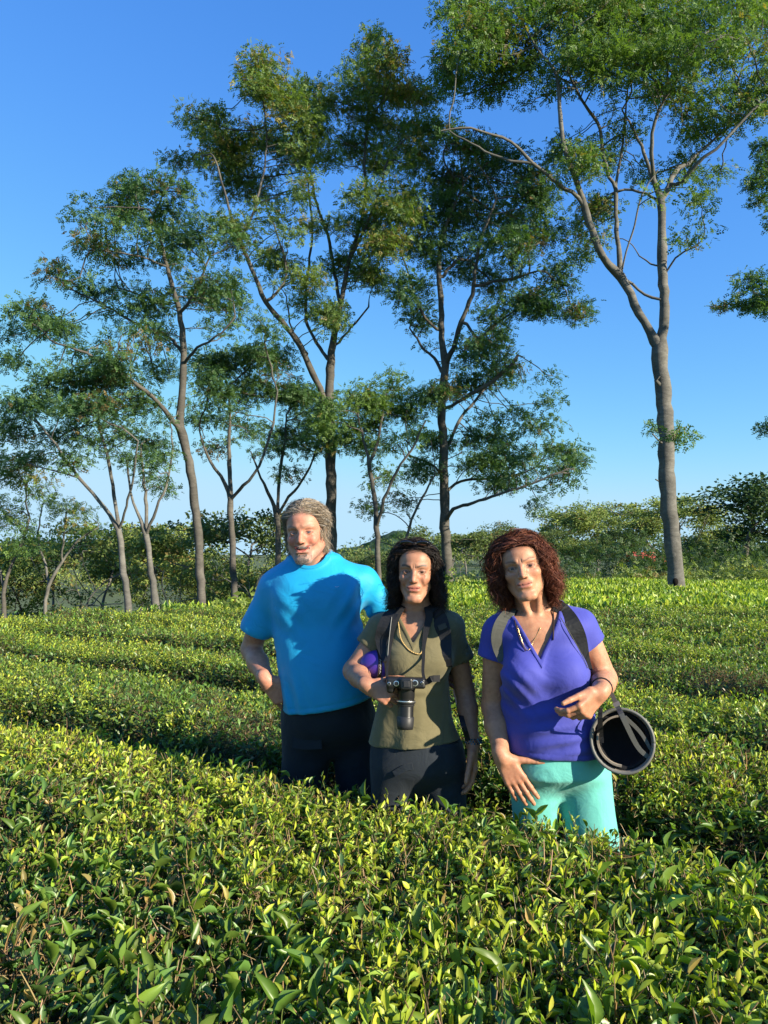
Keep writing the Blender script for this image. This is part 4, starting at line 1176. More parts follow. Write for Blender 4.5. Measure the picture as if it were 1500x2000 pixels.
def el(c, r, k=0.02, op='u', R=None):
    c = np.asarray(c, float); r = np.asarray(r, float)
    def f(P):
        q = P - c
        if R is not None: q = q @ R
        k0 = np.linalg.norm(q / r, axis=1); k1 = np.linalg.norm(q / (r * r), axis=1)
        return k0 * (k0 - 1) / np.maximum(k1, 1e-6)
    return (f, c, r.max(), op, k)
def loft(rows, k=0.03, op='u', yaw=0.0, p=2.3, disp=None):
    """rows: (z, cx, cy, rx, ry_front, ry_back)"""
    A = np.array(sorted(rows), float)
    zz = np.linspace(A[0, 0], A[-1, 0], 200)
    # smooth interpolation of the section values
    S = smooth_path(np.column_stack([A[:, 0], np.zeros(len(A)), np.zeros(len(A)), A[:, 1:]]), (A[-1, 0] - A[0, 0]) / 120)
    S = S[np.argsort(S[:, 0])]
    T = [np.interp(zz, S[:, 0], S[:, i]) for i in range(3, 8)]
    c = np.array([A[:, 1].mean(), A[:, 2].mean(), (A[0, 0] + A[-1, 0]) / 2]); Rb = math.hypot(A[:, 3:].max() * 1.3, (A[-1, 0] - A[0, 0]) / 2)
    cs, sn = math.cos(yaw), math.sin(yaw)
    def f(P):
        cx, cy, rx, rf, rb = [np.interp(P[:, 2], zz, t) for t in T]
        x = P[:, 0] - cx; y = P[:, 1] - cy
        x, y = x * cs + y * sn, -x * sn + y * cs
        ry = np.where(y < 0, rf, rb)
        q = ((np.abs(x) / rx) ** p + (np.abs(y) / ry) ** p) ** (1 / p)
        g = np.sqrt((x / rx ** 2) ** 2 + (y / ry ** 2) ** 2) / np.maximum(np.sqrt((x / rx) ** 2 + (y / ry) ** 2), 1e-6)
        d = (q - 1) / np.maximum(g, 1e-6) * 0.95
        return np.maximum(d, np.maximum(A[0, 0] - P[:, 2], P[:, 2] - A[-1, 0]))
    return (f, c, Rb, op, k)
def half(n, h, k=0.004, op='i'):
    """keep the side where P.n < h"""
    n = norm(np.asarray(n, float))
    return (lambda P: P @ n - h, None, 0, op, k)
def fn(f, op, k): return (f, None, 0, op, k)

def ev(prims, P):
    D = np.full(len(P), 0.5)
    for (f, c, R, op, k) in prims:
        if c is None or op == 'i': idx = slice(None); Q = P
        else:
            m = R + k + 0.035
            idx = np.nonzero(((P - c) ** 2).sum(1) < m * m)[0]
            if not len(idx): continue
            Q = P[idx]
        if op == 'disp':
            D[idx] = D[idx] + f(Q); continue
        d = f(Q); o = D[idx]
        if op == 'u':
            h = np.clip(0.5 + 0.5 * (o - d) / k, 0, 1); D[idx] = o * (1 - h) + d * h - k * h * (1 - h)
        elif op == 's':
            h = np.clip(0.5 - 0.5 * (o + d) / k, 0, 1); D[idx] = o * (1 - h) - d * h + k * h * (1 - h)
        elif op == 'i':
            h = np.clip(0.5 - 0.5 * (d - o) / k, 0, 1); D[idx] = o * h + d * (1 - h) + k * h * (1 - h)
    return D

def nets(prims, lo, hi, cell, rot=None, org=None):
    """surface nets over a box; rot/org: the box may be turned (columns = local axes)"""
    lo = np.asarray(lo, float); hi = np.asarray(hi, float)
    n = np.maximum(8, (np.ceil((hi - lo) / cell / 8) * 8).astype(int)) + 1
    def to_w(Q):
        return Q if rot is None else Q @ rot.T + org
    D = np.full(n, 1.0)
    B = 8
    nb = (n - 1) // B
    ci = np.stack(np.meshgrid(*[np.arange(k) for k in nb], indexing='ij'), -1).reshape(-1, 3)
    cc = lo + (ci * B + B / 2) * cell
    dc = ev(prims, to_w(cc))
    near = np.abs(dc) < B * cell * 0.87 * 1.5 + 0.012
    for (i, j, k), d in zip(ci[~near], dc[~near]):
        D[i * B:i * B + B + 1, j * B:j * B + B + 1, k * B:k * B + B + 1] = 1.0 if d > 0 else -1.0
    cn = ci[near]
    g = np.stack(np.meshgrid(*[np.arange(B + 1)] * 3, indexing='ij'), -1).reshape(-1, 3)
    for s in range(0, len(cn), 600):
        c = cn[s:s + 600]
        idx = (c[:, None] * B + g[None]).reshape(-1, 3)
        d = ev(prims, to_w(lo + idx * cell))
        D[idx[:, 0], idx[:, 1], idx[:, 2]] = d
    S = D < 0
    s = S[:-1, :-1, :-1].astype(np.int8)
    tot = sum(S[a:a + n[0] - 1, b:b + n[1] - 1, c:c + n[2] - 1].astype(np.int8) for a in (0, 1) for b in (0, 1) for c in (0, 1))
    act = np.argwhere((tot > 0) & (tot < 8))
    if not len(act): return np.zeros((0, 3)), np.zeros((0, 4), int)
    cid = -np.ones(np.array(S.shape) - 1, dtype=np.int64); cid[act[:, 0], act[:, 1], act[:, 2]] = np.arange(len(act))
    acc = np.zeros((len(act), 3)); cnt = np.zeros(len(act))
    co = [(a, b, c) for a in (0, 1) for b in (0, 1) for c in (0, 1)]
    for ax in range(3):
        for a in (0, 1):
            for b in (0, 1):
                o0 = [0, 0, 0]; o1 = [0, 0, 0]; oth = [x for x in range(3) if x != ax]
                o0[oth[0]] = a; o0[oth[1]] = b; o1[oth[0]] = a; o1[oth[1]] = b; o1[ax] = 1
                d0 = D[act[:, 0] + o0[0], act[:, 1] + o0[1], act[:, 2] + o0[2]]; d1 = D[act[:, 0] + o1[0], act[:, 1] + o1[1], act[:, 2] + o1[2]]
                m = (d0 < 0) != (d1 < 0)
                t = np.where(m, d0 / np.where(d0 - d1 == 0, 1, d0 - d1), 0)
                p = np.zeros((len(act), 3)); p[:, oth[0]] = a; p[:, oth[1]] = b; p[:, ax] = t
                acc[m] += p[m]; cnt[m] += 1
    V = lo + (act + acc / cnt[:, None]) * cell
    quads = []
    for ax in range(3):
        u, v = [(1, 2), (2, 0), (0, 1)][ax]
        sl0 = [slice(1, -1)] * 3; sl0[ax] = slice(0, -1); sl1 = [slice(1, -1)] * 3; sl1[ax] = slice(1, None)
        s0 = S[tuple(sl0)]; s1 = S[tuple(sl1)]
        for flip, msk in ((False, s0 & ~s1), (True, ~s0 & s1)):
            e = np.argwhere(msk)
            if not len(e): continue
            e = e + 1; e[:, ax] -= 1
            def c_(du, dv):
                q = e.copy(); q[:, u] -= du; q[:, v] -= dv
                return cid[q[:, 0], q[:, 1], q[:, 2]]
            f = np.stack([c_(1, 1), c_(0, 1), c_(0, 0), c_(1, 0)], -1)
            if flip: f = f[:, ::-1]
            quads.append(f[(f >= 0).all(1)])
    return to_w(V), np.concatenate(quads)

def multires(prims, blocks):
    """blocks: (lo, hi, cell), finest first; faces inside an earlier box are dropped"""
    Vs, Fs, off = [], [], 0
    for i, (lo, hi, cell) in enumerate(blocks):
        V, Fq = nets(prims, lo, hi, cell)
        if not len(V): continue
        C = V[Fq].mean(1); keep = np.ones(len(Fq), bool)
        for (l2, h2, c2) in blocks[:i]:
            l2 = np.array(l2) + c2 * 1.2; h2 = np.array(h2) - c2 * 1.2
            n2 = np.maximum(8, (np.ceil((np.array(h2) - l2) / c2 / 8) * 8))
            keep &= ~((C > l2) & (C < h2)).all(1)
        Fq = Fq[keep]
        used = np.unique(Fq); mp = -np.ones(len(V), int); mp[used] = np.arange(len(used))
        Vs.append(V[used]); Fs.append(mp[Fq] + off); off += len(used)
    return np.concatenate(Vs), np.concatenate(Fs)

# ---- materials for people
def skin_material(name, rough=0.5):
    m, nt, p, out = new_mat(name)
    L = nt.links.new
    a = N(nt, 'ShaderNodeAttribute', attribute_name='tint')
    n = noise(nt, 70, 5); r = ramp(nt, [(0.35, (0.88, 0.82, 0.80)), (0.65, (1.08, 1.06, 1.04))])
    mx = N(nt, 'ShaderNodeMix', data_type='RGBA', blend_type='MULTIPLY'); mx.inputs[0].default_value = 1.0
    L(n.outputs['Fac'], r.inputs[0]); L(a.outputs['Color'], mx.inputs[6]); L(r.outputs[0], mx.inputs[7]); L(mx.outputs[2], p.inputs['Base Color'])
    p.inputs['Roughness'].default_value = rough
    p.inputs['Specular IOR Level'].default_value = 0.35
    p.inputs['Subsurface Weight'].default_value = 0.10
    p.inputs['Subsurface Radius'].default_value = (0.012, 0.005, 0.003)
    p.inputs['Subsurface Scale'].default_value = 1.0
    n2 = noise(nt, 260, 4); b = N(nt, 'ShaderNodeBump', Strength=0.22, Distance=0.0015)
    L(n2.outputs['Fac'], b.inputs['Height']); L(b.outputs[0], p.inputs['Normal'])
    return m
skin_m = skin_material("skin")
def cloth_material(name, col, rough=0.8, sheen=0.15, wr=0.35, weave=900, var=0.08, spec=0.25):
    m, nt, p, out = new_mat(name)
    L = nt.links.new
    n = noise(nt, 14, 4); r = ramp(nt, [(0.3, tuple(c * (1 - var) for c in col)), (0.7, tuple(c * (1 + var) for c in col))])
    L(n.outputs['Fac'], r.inputs[0]); L(r.outputs[0], p.inputs['Base Color'])
    p.inputs['Roughness'].default_value = rough; p.inputs['Specular IOR Level'].default_value = spec
    p.inputs['Sheen Weight'].default_value = sheen
    n1 = noise(nt, 11, 3, 0.5); n1.inputs['Distortion'].default_value = 1.2
    n2 = noise(nt, weave, 2)
    b1 = N(nt, 'ShaderNodeBump', Strength=wr, Distance=0.02); b2 = N(nt, 'ShaderNodeBump', Strength=0.25, Distance=0.001)
    L(n1.outputs['Fac'], b1.inputs['Height']); L(n2.outputs['Fac'], b2.inputs['Height']); L(b1.outputs[0], b2.inputs['Normal']); L(b2.outputs[0], p.inputs['Normal'])
    return m
def hair_material(name):
    m, nt, p, out = new_mat(name)
    a = N(nt, 'ShaderNodeAttribute', attribute_name='tint'); nt.links.new(a.outputs['Color'], p.inputs['Base Color'])
    p.inputs['Roughness'].default_value = 0.6; p.inputs['Specular IOR Level'].default_value = 0.25
    return m
hair_m = hair_material("hair_strands")
eye_white = simple_mat("eye_white", (0.55, 0.50, 0.47), 0.2, 0.5)
iris_brown = simple_mat("iris_dark", (0.035, 0.018, 0.010), 0.15, 0.6)
iris_blue = simple_mat("iris_grey_blue", (0.07, 0.09, 0.11), 0.15, 0.6)
black_m = simple_mat("black_plastic", (0.012, 0.012, 0.013), 0.38, 0.5)
black_rough = simple_mat("black_webbing", (0.014, 0.014, 0.016), 0.75, 0.3, bump=0.4, bscale=900)
silver_m = simple_mat("silver_metal", (0.7, 0.7, 0.68), 0.3, 0.5, metal=0.9)

def rotm(yaw, pitch, roll):
    return np.array((Matrix.Rotation(yaw, 3, 'Z') @ Matrix.Rotation(pitch, 3, 'X') @ Matrix.Rotation(roll, 3, 'Y')))

class Head:
    def __init__(s, c, scale, yaw, pitch, roll, male=False, smile=0.0, wide=1.0):
        s.c = np.asarray(c, float); s.s = scale; s.R = rotm(math.radians(yaw), math.radians(pitch), math.radians(roll))
        s.male = male; s.smile = smile; s.wide = wide
    def w(s, *p):
        p = np.array(p, float); p[0] *= s.wide
        return s.R @ (p * s.s) + s.c
    def inv(s, P):
        q = ((P - s.c) @ s.R) / s.s
        q = q.copy(); q[:, 0] /= s.wide
        return q
    def e(s, c, r, k=0.012, op='u', tilt=0.0):
        r = np.array(r, float) * s.s; r[0] *= s.wide
        Rm = s.R if not tilt else s.R @ rotm(0, 0, tilt)
        return el(s.w(*c), r, k * s.s, op, Rm)
    def r(s, a, b, r1, r2, k=0.012, op='u'):
        return rc(s.w(*a), s.w(*b), r1 * s.s, r2 * s.s, k * s.s, op)
    def prims(s):
        P = [s.e((0, .016, .036), (.074, .094, .082), .02),
             s.e((0, -.022, -.012), (.061, .068, .088), .03),
             s.e((0, -.040, .045), (.056, .048, .045), .02)]
        jw = 1.02 if s.male else 0.84
        for q in (1, -1):
            P += [s.r((q * .056 * jw, -.002, -.045), (q * .018, -.074, -.098), .017, .015, .02),
                  s.e((q * .040, -.058, -.020), (.021, .021, .018), .014),
                  s.r((q * .012, -.0835, .024), (q * .045, -.070, .022), .0085, .007, .012)]
        P += [s.e((0, -.077, -.098), (.018 * jw, .016, .014), .014),
              s.e((0, -.076, -.060), (.028, .016, .026), .014)]
        for q in (1, -1):
            P += [s.e((q * .031, -.090, .004), (.0165, .013, .0105), .009, 's'),
                  s.e((q * .031, -.0705, .003), (.0145, .0145, .0118), .004)]
        P += [s.r((0, -.082, .016), (0, -.100, -.018), .0068, .0085, .010),
              s.r((0, -.099, -.016), (0, -.105, -.028), .0085, .0098, .006)]
        for q in (1, -1):
            P += [s.e((q * .0115, -.0945, -.031), (.0072, .009, .0068), .005),
                  s.e((q * .0058, -.1035, -.0385), (.0034, .005, .003), .002, 's')]
        sm = s.smile
        # nasolabial folds
        for q in (1, -1):
            P += [s.r((q * .017, -.0935, -.030), (q * (.031 + .004 * sm), -.0845, -.057), .0014 + .0014 * sm, .0012, .005, 's')]
            if sm > 0.3:
                P += [s.e((q * .040, -.067, -.030), (.014 * min(1, sm), .013, .013), .012)]
        # mouth
        mw = .0245 + .006 * sm; mz = -.058
        P += [s.e((0, -.0872 - .001 * sm, mz + .0045 + .002 * sm), (mw, .0058, .0036), .005),
              s.e((0, -.0865, mz - .0065 - .004 * sm), (mw * .85, .0068, .0043), .005)]
        for q in (1, -1):
            P += [s.r((q * mw * .55, -.0865, mz + .002), (q * mw * 1.05, -.078, mz + .003 + .009 * sm), .0036, .0020, .004)]
            P += [s.r((0, -.097 + .001 * sm, mz - .0005 - .002 * sm), (q * mw * 1.02, -.0805, mz + .002 + .009 * sm), .0013 + .0070 * max(0, sm - .35), .0010 + .0022 * max(0, sm - .35), .0015, 's')]
        P += [s.e((0, -.0915, -.0765), (.016, .0045, .004), .006, 's')]
        # eyelid slits
        op = .0046 if not s.male else .0034
        for q in (1, -1):
            P += [s.e((q * .031, -.0875, .0025), (.0134, .0090, op), .0015, 's', tilt=-q * 0.06)]
            P += [s.r((q * .020, -.0835, .0115), (q * .042, -.079, .0105), .0010, .0010, .004, 's')]
            P += [s.r((q * .024, -.0855, -.0125), (q * .040, -.079, -.0105), .0012, .0010, .005, 's')]
        # frown lines
        if not s.male:
            for q in (1, -1): P += [s.r((q * .0045, -.0935, .030), (q * .0055, -.0915, .018), .0006, .0006, .003, 's')]
        # ears
        for q in (1, -1):
            P += [s.e((q * .0755, .006, -.002), (.0075, .019, .031), .008, 'u', tilt=q * 0.16),
                  s.e((q * .082, -.001, .002), (.005, .0105, .018), .004, 's', tilt=q * 0.16)]
        return P
    def eyes(s, root, iris):
        for q in (1, -1):
            c = s.w(q * .031, -.0695, .0025); r = .0130 * s.s
            look = norm(np.array([0, 0, CAM_Z]) - c)
            V, fq = [], []
            nu, nv = 16, 11
            a = norm(np.cross(look, [0, 0, 1])); b = np.cross(a, look)
            mi = []
            for i in range(nv + 1):
                th = math.pi * i / nv
                for j in range(nu):
                    ph = 2 * math.pi * j / nu
                    V.append(c + r * (look * math.cos(th) + (a * math.cos(ph) + b * math.sin(ph)) * math.sin(th)))
            for i in range(nv):
                for j in range(nu):
                    fq.append((i * nu + j, i * nu + (j + 1) % nu, (i + 1) * nu + (j + 1) % nu, (i + 1) * nu + j)); mi.append(1 if i < 2 else 0)
            world_child("eye", mesh_np("eye", np.array(V), [np.array(fq)[:, ::-1]], mats=[eye_white, iris], mat_index=mi), root)

def hand(wrist, f, t, n_sign, L=0.18, curls=((.3, .4, .3),) * 4, spread=0.06, thumb=(0.7, 0.35, 0.2), wr=0.027):
    """wrist point, direction to the fingers, direction of the thumb side, palm side = n_sign * (f x t)"""
    f = norm(f); t = norm(t - f * np.dot(t, f)); n = np.cross(f, t) * n_sign
    s = L / 0.18
    P = []
    P.append(rc(wrist - f * .02 * s, wrist + f * .015 * s, wr * .88, .022 * s, .015))
    offs = (.029, .0095, -.010, -.028); pl = (.092, .095, .090, .082)
    fl = ((.041, .025, .021), (.046, .029, .022), (.042, .027, .022), (.033, .021, .019)); fr = (.0085, .0088, .0083, .0073)
    for i in range(4):
        a = wrist + f * .012 * s + t * offs[i] * .62 * s
        kn = wrist + f * pl[i] * s + t * offs[i] * s - n * .002 * s
        P.append(rc(a, kn, .0135 * s, .0108 * s, .012 * s))
        d = norm(f + t * (spread * (1.5 - i)))
        ang = 0; p = kn
        for j in range(3):
            ang += curls[i][j]
            dd = d * math.cos(ang) + n * math.sin(ang)
            q = p + dd * fl[i][j] * s
            r0 = fr[i] * (1.08 - .10 * j) * s; r1 = fr[i] * (1.0 - .10 * j) * s
            P.append(rc(p, q, r0, r1, .0028 * s if j else .005 * s))
            P.append(el(p - n * .001 * s, (r0 * 1.07,) * 3, .003 * s))
            p = q
    P.append(rc(wrist + f * .028 * s + t * .026 * s + n * .006 * s, wrist + f * .06 * s + t * .020 * s + n * .008 * s, .015 * s, .013 * s, .014 * s))
    p = wrist + f * .030 * s + t * .030 * s + n * .006 * s
    d = norm(f * math.cos(thumb[0]) + t * math.sin(thumb[0]) + n * thumb[1])
    q = p + d * .046 * s; P.append(rc(p, q, .0135 * s, .0105 * s, .010 * s))
    d2 = norm(d + f * thumb[2] + n * thumb[2] * .5); p = q; q = p + d2 * .033 * s; P.append(rc(p, q, .0105 * s, .0092 * s, .003 * s))
    d3 = norm(d2 + f * thumb[2]); p = q; q = p + d3 * .025 * s; P.append(rc(p, q, .0093 * s, .0078 * s, .003 * s))
    c = wrist + f * .09 * s
    return P, c

def paint_head(H, P, col, skin, opts):
    """face colours: lips, cheeks, brows, stubble, scalp, and shade painted between the lips"""
    q = H.inv(P)
    inside = (np.abs(q[:, 0]) < .12) & (q[:, 2] > -.15) & (q[:, 2] < .16) & (np.abs(q[:, 1]) < .16)
    def blend(m, c):
        nonlocal col
        m = np.clip(m, 0, 1)[:, None] * inside[:, None]
        col = col * (1 - m) + np.array(c) * m
    x, y, z = q.T; ax = np.abs(x)
    front = y < -.03
    blush = np.exp(-(((ax - .040) / .020) ** 2 + ((z + .024) / .02) ** 2)) * front
    blend(blush * opts.get('blush', .35), opts.get('blushc', (.62, .22, .15)))
    blend(np.exp(-((x / .012) ** 2 + ((z + .024) / .016) ** 2)) * front * opts.get('blush', .35) * .8, (.62, .25, .17))
    blend(np.exp(-((x / .05) ** 2 + ((z - .06) / .02) ** 2)) * front * opts.get('foreh', .0), (.66, .28, .2))
    sm = H.smile; mw = .0245 + .006 * sm; mz = -.058
    zz = z - mz - (.002 + .009 * sm) * (ax / mw) ** 2
    lip = sstep(1.12, .92, np.sqrt((x / (mw * 1.02)) ** 2 + (np.where(zz > -.001, zz - 0, zz + .0) / np.where(zz > 0, .0070, .0105)) ** 2)) * (y < -.07)
    blend(lip * opts.get('lip', .8), opts.get('lipc', (.50, .17, .14)))
    line = np.exp(-(np.abs(zz + .0005) / (.0013 + .0012 * sm)) ** 2) * (ax < mw) * (y < -.07)
    blend(line * .85, (.13, .035, .03))  # shade of the gap between the lips, painted as a dark line
    if sm > .8: blend((y > -.0875) * (y < -.06) * (ax < mw * .95) * (np.abs(zz + .0015) < .0075 * (1 - .5 * (ax / mw) ** 2)), (.30, .07, .06))
    # brows
    bc = opts.get('brow', (.05, .035, .025)); bz = .0215 + .0065 * sstep(.012, .036, ax) - .14 * np.clip(ax - .040, 0, 1)
    brow = np.exp(-((z - bz) / opts.get('browt', .0030)) ** 2) * sstep(.008, .014, ax) * sstep(.054, .046, ax) * front
    blend(brow * opts.get('browa', .85), bc)
    # lash line round the eye
    ex, ez = (ax - .031) / .0145, (z - .0025) / (.0062 if not H.male else .005)
    rr = np.sqrt(ex ** 2 + ez ** 2)
    blend(np.exp(-((rr - .95) / .24) ** 2) * (y < -.06) * np.where(z > .0015, 1.0, .6) * opts.get('lash', .8), (.05, .03, .025))
    blend(np.exp(-(((ax - .031) / .017) ** 2 + ((z - .004) / .012) ** 2)) * front * .45, (.33, .17, .125))  # darker tone around each eye
    if opts.get('beard'):
        nz = 0.5 + 0.5 * vnoise(q, 160, 9)
        goat = np.maximum(sstep(.040, .026, ax) * sstep(-.066, -.080, z), np.exp(-(((ax - .030) / .008) ** 2)) * sstep(-.035, -.050, z))
        must = np.exp(-((z + .047) / .0055) ** 2) * sstep(.032, .024, ax)
        jaw = sstep(-.045, -.075, z) * .55
        bm = np.clip(np.maximum(np.maximum(goat * .75, must * .7), jaw * .5) * (0.6 + 0.5 * nz), 0, .85) * (y < .0) * (1 - lip)
        blend(bm, opts['beard'])
    if 'scalp' in opts:
        # hair roots colour the scalp above the hairline
        hl = hairline(q, opts.get('hl', .072))
        blend(hl, opts['scalp'])
    return col

def hairline(q, top=.072):
    x, y, z = q.T; ax = np.abs(x)
    f = sstep(-.012, .012, z - top + np.clip((y + .065), 0, .12) * 1.35 + ax * 0.12)
    back = sstep(.022, .040, y) * (z > -.075)
    return np.maximum(f * (y < .03), back)

def strands(H, n, length, vol, colors, seed, mode, rad=.0011, segs=9, curl=.012, hl=.075, body_prims=None, freq=55, root=None, name='hair'):
    r = np.random.default_rng(seed)
    C0 = np.array([0, .016, .036]); R0 = np.array([.075, .095, .083])
    u = norm(r.normal(size=(n * 4, 3)))
    q = C0 + u * R0
    hlm = hairline(q, hl)
    q = q[(hlm > .5) & (q[:, 2] > -.04) & ((mode != 'fringe') | ((q[:, 1] < -.035) & (np.abs(q[:, 0] - .01) < .045)))][:n]; n = len(q)
    P0 = q.copy()
    up = norm((q - C0) / R0 ** 2)
    flya = r.random(n) < .06
    shell = np.where(flya, 1.25, 1.0) * vol * r.uniform(0.08, 1, n) ** .7 * (1 - .55 * sstep(-.02, -.07, q[:, 1])) * (1 - .45 * sstep(.06, .11, q[:, 2])) * (1 + .38 * vnoise(q, 42, seed + 3))
    L = length * r.uniform(.72, 1.08, n)
    ph = r.uniform(0, 6.28, n); ph2 = r.uniform(0, 6.28, n)
    side = np.sign(q[:, 0] + r.normal(size=n) * (.018 if mode == 'part' else .006)); side[side == 0] = 1
    pts = [q.copy()]
    p = q.copy()
    lockph = vnoise(q, 60, seed) * 3.0
    for k in range(segs):
        t = (k + 1) / segs; ds = L / segs
        nrm_ = norm((p - C0) / R0 ** 2)
        if mode == 'fringe':    # short curls falling from the front hairline to one side
            fl = np.stack([.55 + 0 * side, np.full(n, -.25), np.full(n, -.9)], -1)
        elif mode == 'back':      # swept back and to the sides
            fl = np.stack([side * .35 + p[:, 0] * 9, np.full(n, .85), np.full(n, -.35) - 1.2 * sstep(0, .09, p[:, 1])], -1)
            low = p[:, 2] < .02
            fl = np.where(low[:, None], np.stack([side * .10, np.full(n, .25), np.full(n, -1.0)], -1), fl)
        else:
            front = p[:, 1] < -.02
            fl = np.stack([side * (1.0 - .6 * (np.abs(p[:, 0]) > .075)), np.where(front, .55, .15), np.full(n, -.35)], -1)
            over = np.abs(p[:, 0]) > .06
            fl = np.where((over | (p[:, 1] > .04))[:, None], np.stack([side * .18, .12 + 0 * side, np.full(n, -1.0)], -1), fl)
        tang = fl - nrm_ * (fl * nrm_).sum(1, keepdims=True) * (p[:, 2] > -.0)[:, None]
        lift = max(0.0, 1 - t * 3.5) * nrm_ * 2.4 * (shell / max(vol, .01))[:, None]
        d = norm(tang + lift + 0)
        p = p + d * ds[:, None]
        # stay on the strand's own shell while on the head, keep width below it
        Rs = R0 + shell[:, None] * (1.0 + .0 * t)
        e = np.linalg.norm((p - C0) / Rs, axis=1)
        tgt = np.where(p[:, 2] > -.01, 1.0, 0)
        grow_ = np.clip(t * 4.0, 0, 1)
        on = (p[:, 2] > -.01)
        pe = C0 + (p - C0) / e[:, None]
        w_ = (on * grow_ * .75)[:, None]
        p = p * (1 - w_) + pe * w_
        # keep out of the face
        face = (mode != 'fringe') & (p[:, 1] < -.035) & (np.abs(p[:, 0]) < .066) & (p[:, 2] < hl - .004)
        p[:, 0] = np.where(face, side * .067 + .2 * (p[:, 0]), p[:, 0])
        # keep out of neck and jaw
        nk = np.hypot(p[:, 0] / .062, (p[:, 1] - .01) / .07)
        inn = (nk < 1) & (p[:, 2] < -.03)
        p[inn, 0] /= nk[inn] + 1e-6; p[inn, 1] = .01 + (p[inn, 1] - .01) / (nk[inn] + 1e-6)
        w = (curl * t * np.where(flya, 2.0, 1.0))[:, None]
        off = np.stack([np.sin(ph * .5 + lockph + freq * t * L), np.cos(ph2 * .5 + lockph + freq * 1.1 * t * L), .4 * np.sin(lockph + freq * .8 * t * L)], -1) * w
        pts.append(p + off + r.normal(size=(n, 3)) * .0016 * t)
    PT = np.stack(pts, 1)                                 # n, segs+1, 3
    Wp = (PT.reshape(-1, 3) * np.array([H.wide, 1, 1]) * H.s) @ H.R.T + H.c
    if body_prims is not None:                            # rest on shoulders instead of entering them
        for _ in range(2):
            d = ev(body_prims, Wp)
            m = d < .004
            if m.any():
                e_ = .003; g = np.stack([ev(body_prims, Wp[m] + np.eye(3)[i] * e_) - ev(body_prims, Wp[m] - np.eye(3)[i] * e_) for i in range(3)], -1)
                Wp[m] += norm(g) * (.005 - d[m])[:, None]
    PT = Wp.reshape(n, segs + 1, 3)
    T = norm(np.gradient(PT, axis=1)); A = norm(np.cross(T, np.array([.31, .52, .79]))); B = np.cross(T, A)
    rr = rad * H.s * (1 - .75 * np.linspace(0, 1, segs + 1) ** 2)[None, :, None] * r.uniform(.7, 1.5, (n, 1, 1))
    an = r.uniform(0, math.pi, (n, 1, 1)) + np.linspace(0, 1.2, segs + 1)[None, :, None]
    sd_ = A * np.cos(an) + B * np.sin(an)
    V = np.stack([PT + sd_ * rr, PT - sd_ * rr], 2).reshape(-1, 3)
    i = ((np.arange(n)[:, None] * (segs + 1) + np.arange(segs)[None]) * 2).ravel()
    q4 = np.stack([i, i + 1, i + 3, i + 2], -1)
    cs = np.array(colors)
    mixv = np.clip(.5 + .35 * vnoise(P0, 55, seed + 1) + r.normal(size=n) * .22, 0, 1)[:, None]
    c = cs[0] * (1 - mixv) + cs[1] * mixv
    if len(cs) > 2:
        m = (r.random(n) < .16)[:, None]; c = np.where(m, cs[2], c)
    me = mesh_np(name, V, [q4], color=np.repeat(c, (segs + 1) * 2, axis=0), mats=[hair_m])
    return world_child(name, me, root, kind='stuff')

def sdf_part(name, prims, lo, hi, cell, mat, root, label=None, color=None, kind=None):
    V, Fq = nets(prims, lo, hi, cell)
    return world_child(name, mesh_np(name, V, [Fq], mats=[mat], color=color), root, label=label, kind=kind)
def ribbon(name, pts, widths, thick, mat, root, across=None, label=None):
    """a strap: rectangular section swept along points; across = direction(s) of its width"""
    pts = np.asarray(pts, float)
    w = np.full(len(pts), widths) if np.isscalar(widths) else np.asarray(widths, float)
    acr = np.broadcast_to(np.asarray(across, float), pts.shape)
    Q = smooth_path(np.column_stack([pts, w, acr]), 0.012)
    p = Q[:, :3]; w = Q[:, 3]; T = norm(np.gradient(p, axis=0)); A = Q[:, 4:7]; A = norm(A - T * (A * T).sum(1, keepdims=True)); Nn = np.cross(T, A)
    sec = [(-.5, -.5), (.5, -.5), (.5, .5), (-.5, .5)]
    V = np.stack([p + A * (w * a)[:, None] + Nn * (thick * b) for a, b in sec], 1).reshape(-1, 3)
    n = len(p); i = np.arange(n - 1)[:, None] * 4; j = np.arange(4)[None]
    q = np.stack([i + j, i + (j + 1) % 4, i + 4 + (j + 1) % 4, i + 4 + j], -1).reshape(-1, 4)
    q = np.concatenate([q, [[3, 2, 1, 0]], [[(n - 1) * 4 + k for k in range(4)]]])
    me = mesh_np(name, V, [q], mats=[mat], smooth=False)
    return world_child(name, me, root, label=label) if root is not None else me
def tube_obj(name, pts, r, mat, root, sides=8, step=0.01, label=None):
    P = smooth_path(np.column_stack([np.asarray(pts, float), np.broadcast_to(r, (len(pts),))]), step)
    v, f = tube_arrays(P[:, :3], P[:, 3], sides)
    return world_child(name, mesh_np(name, v, f, mats=[mat]), root, label=label)

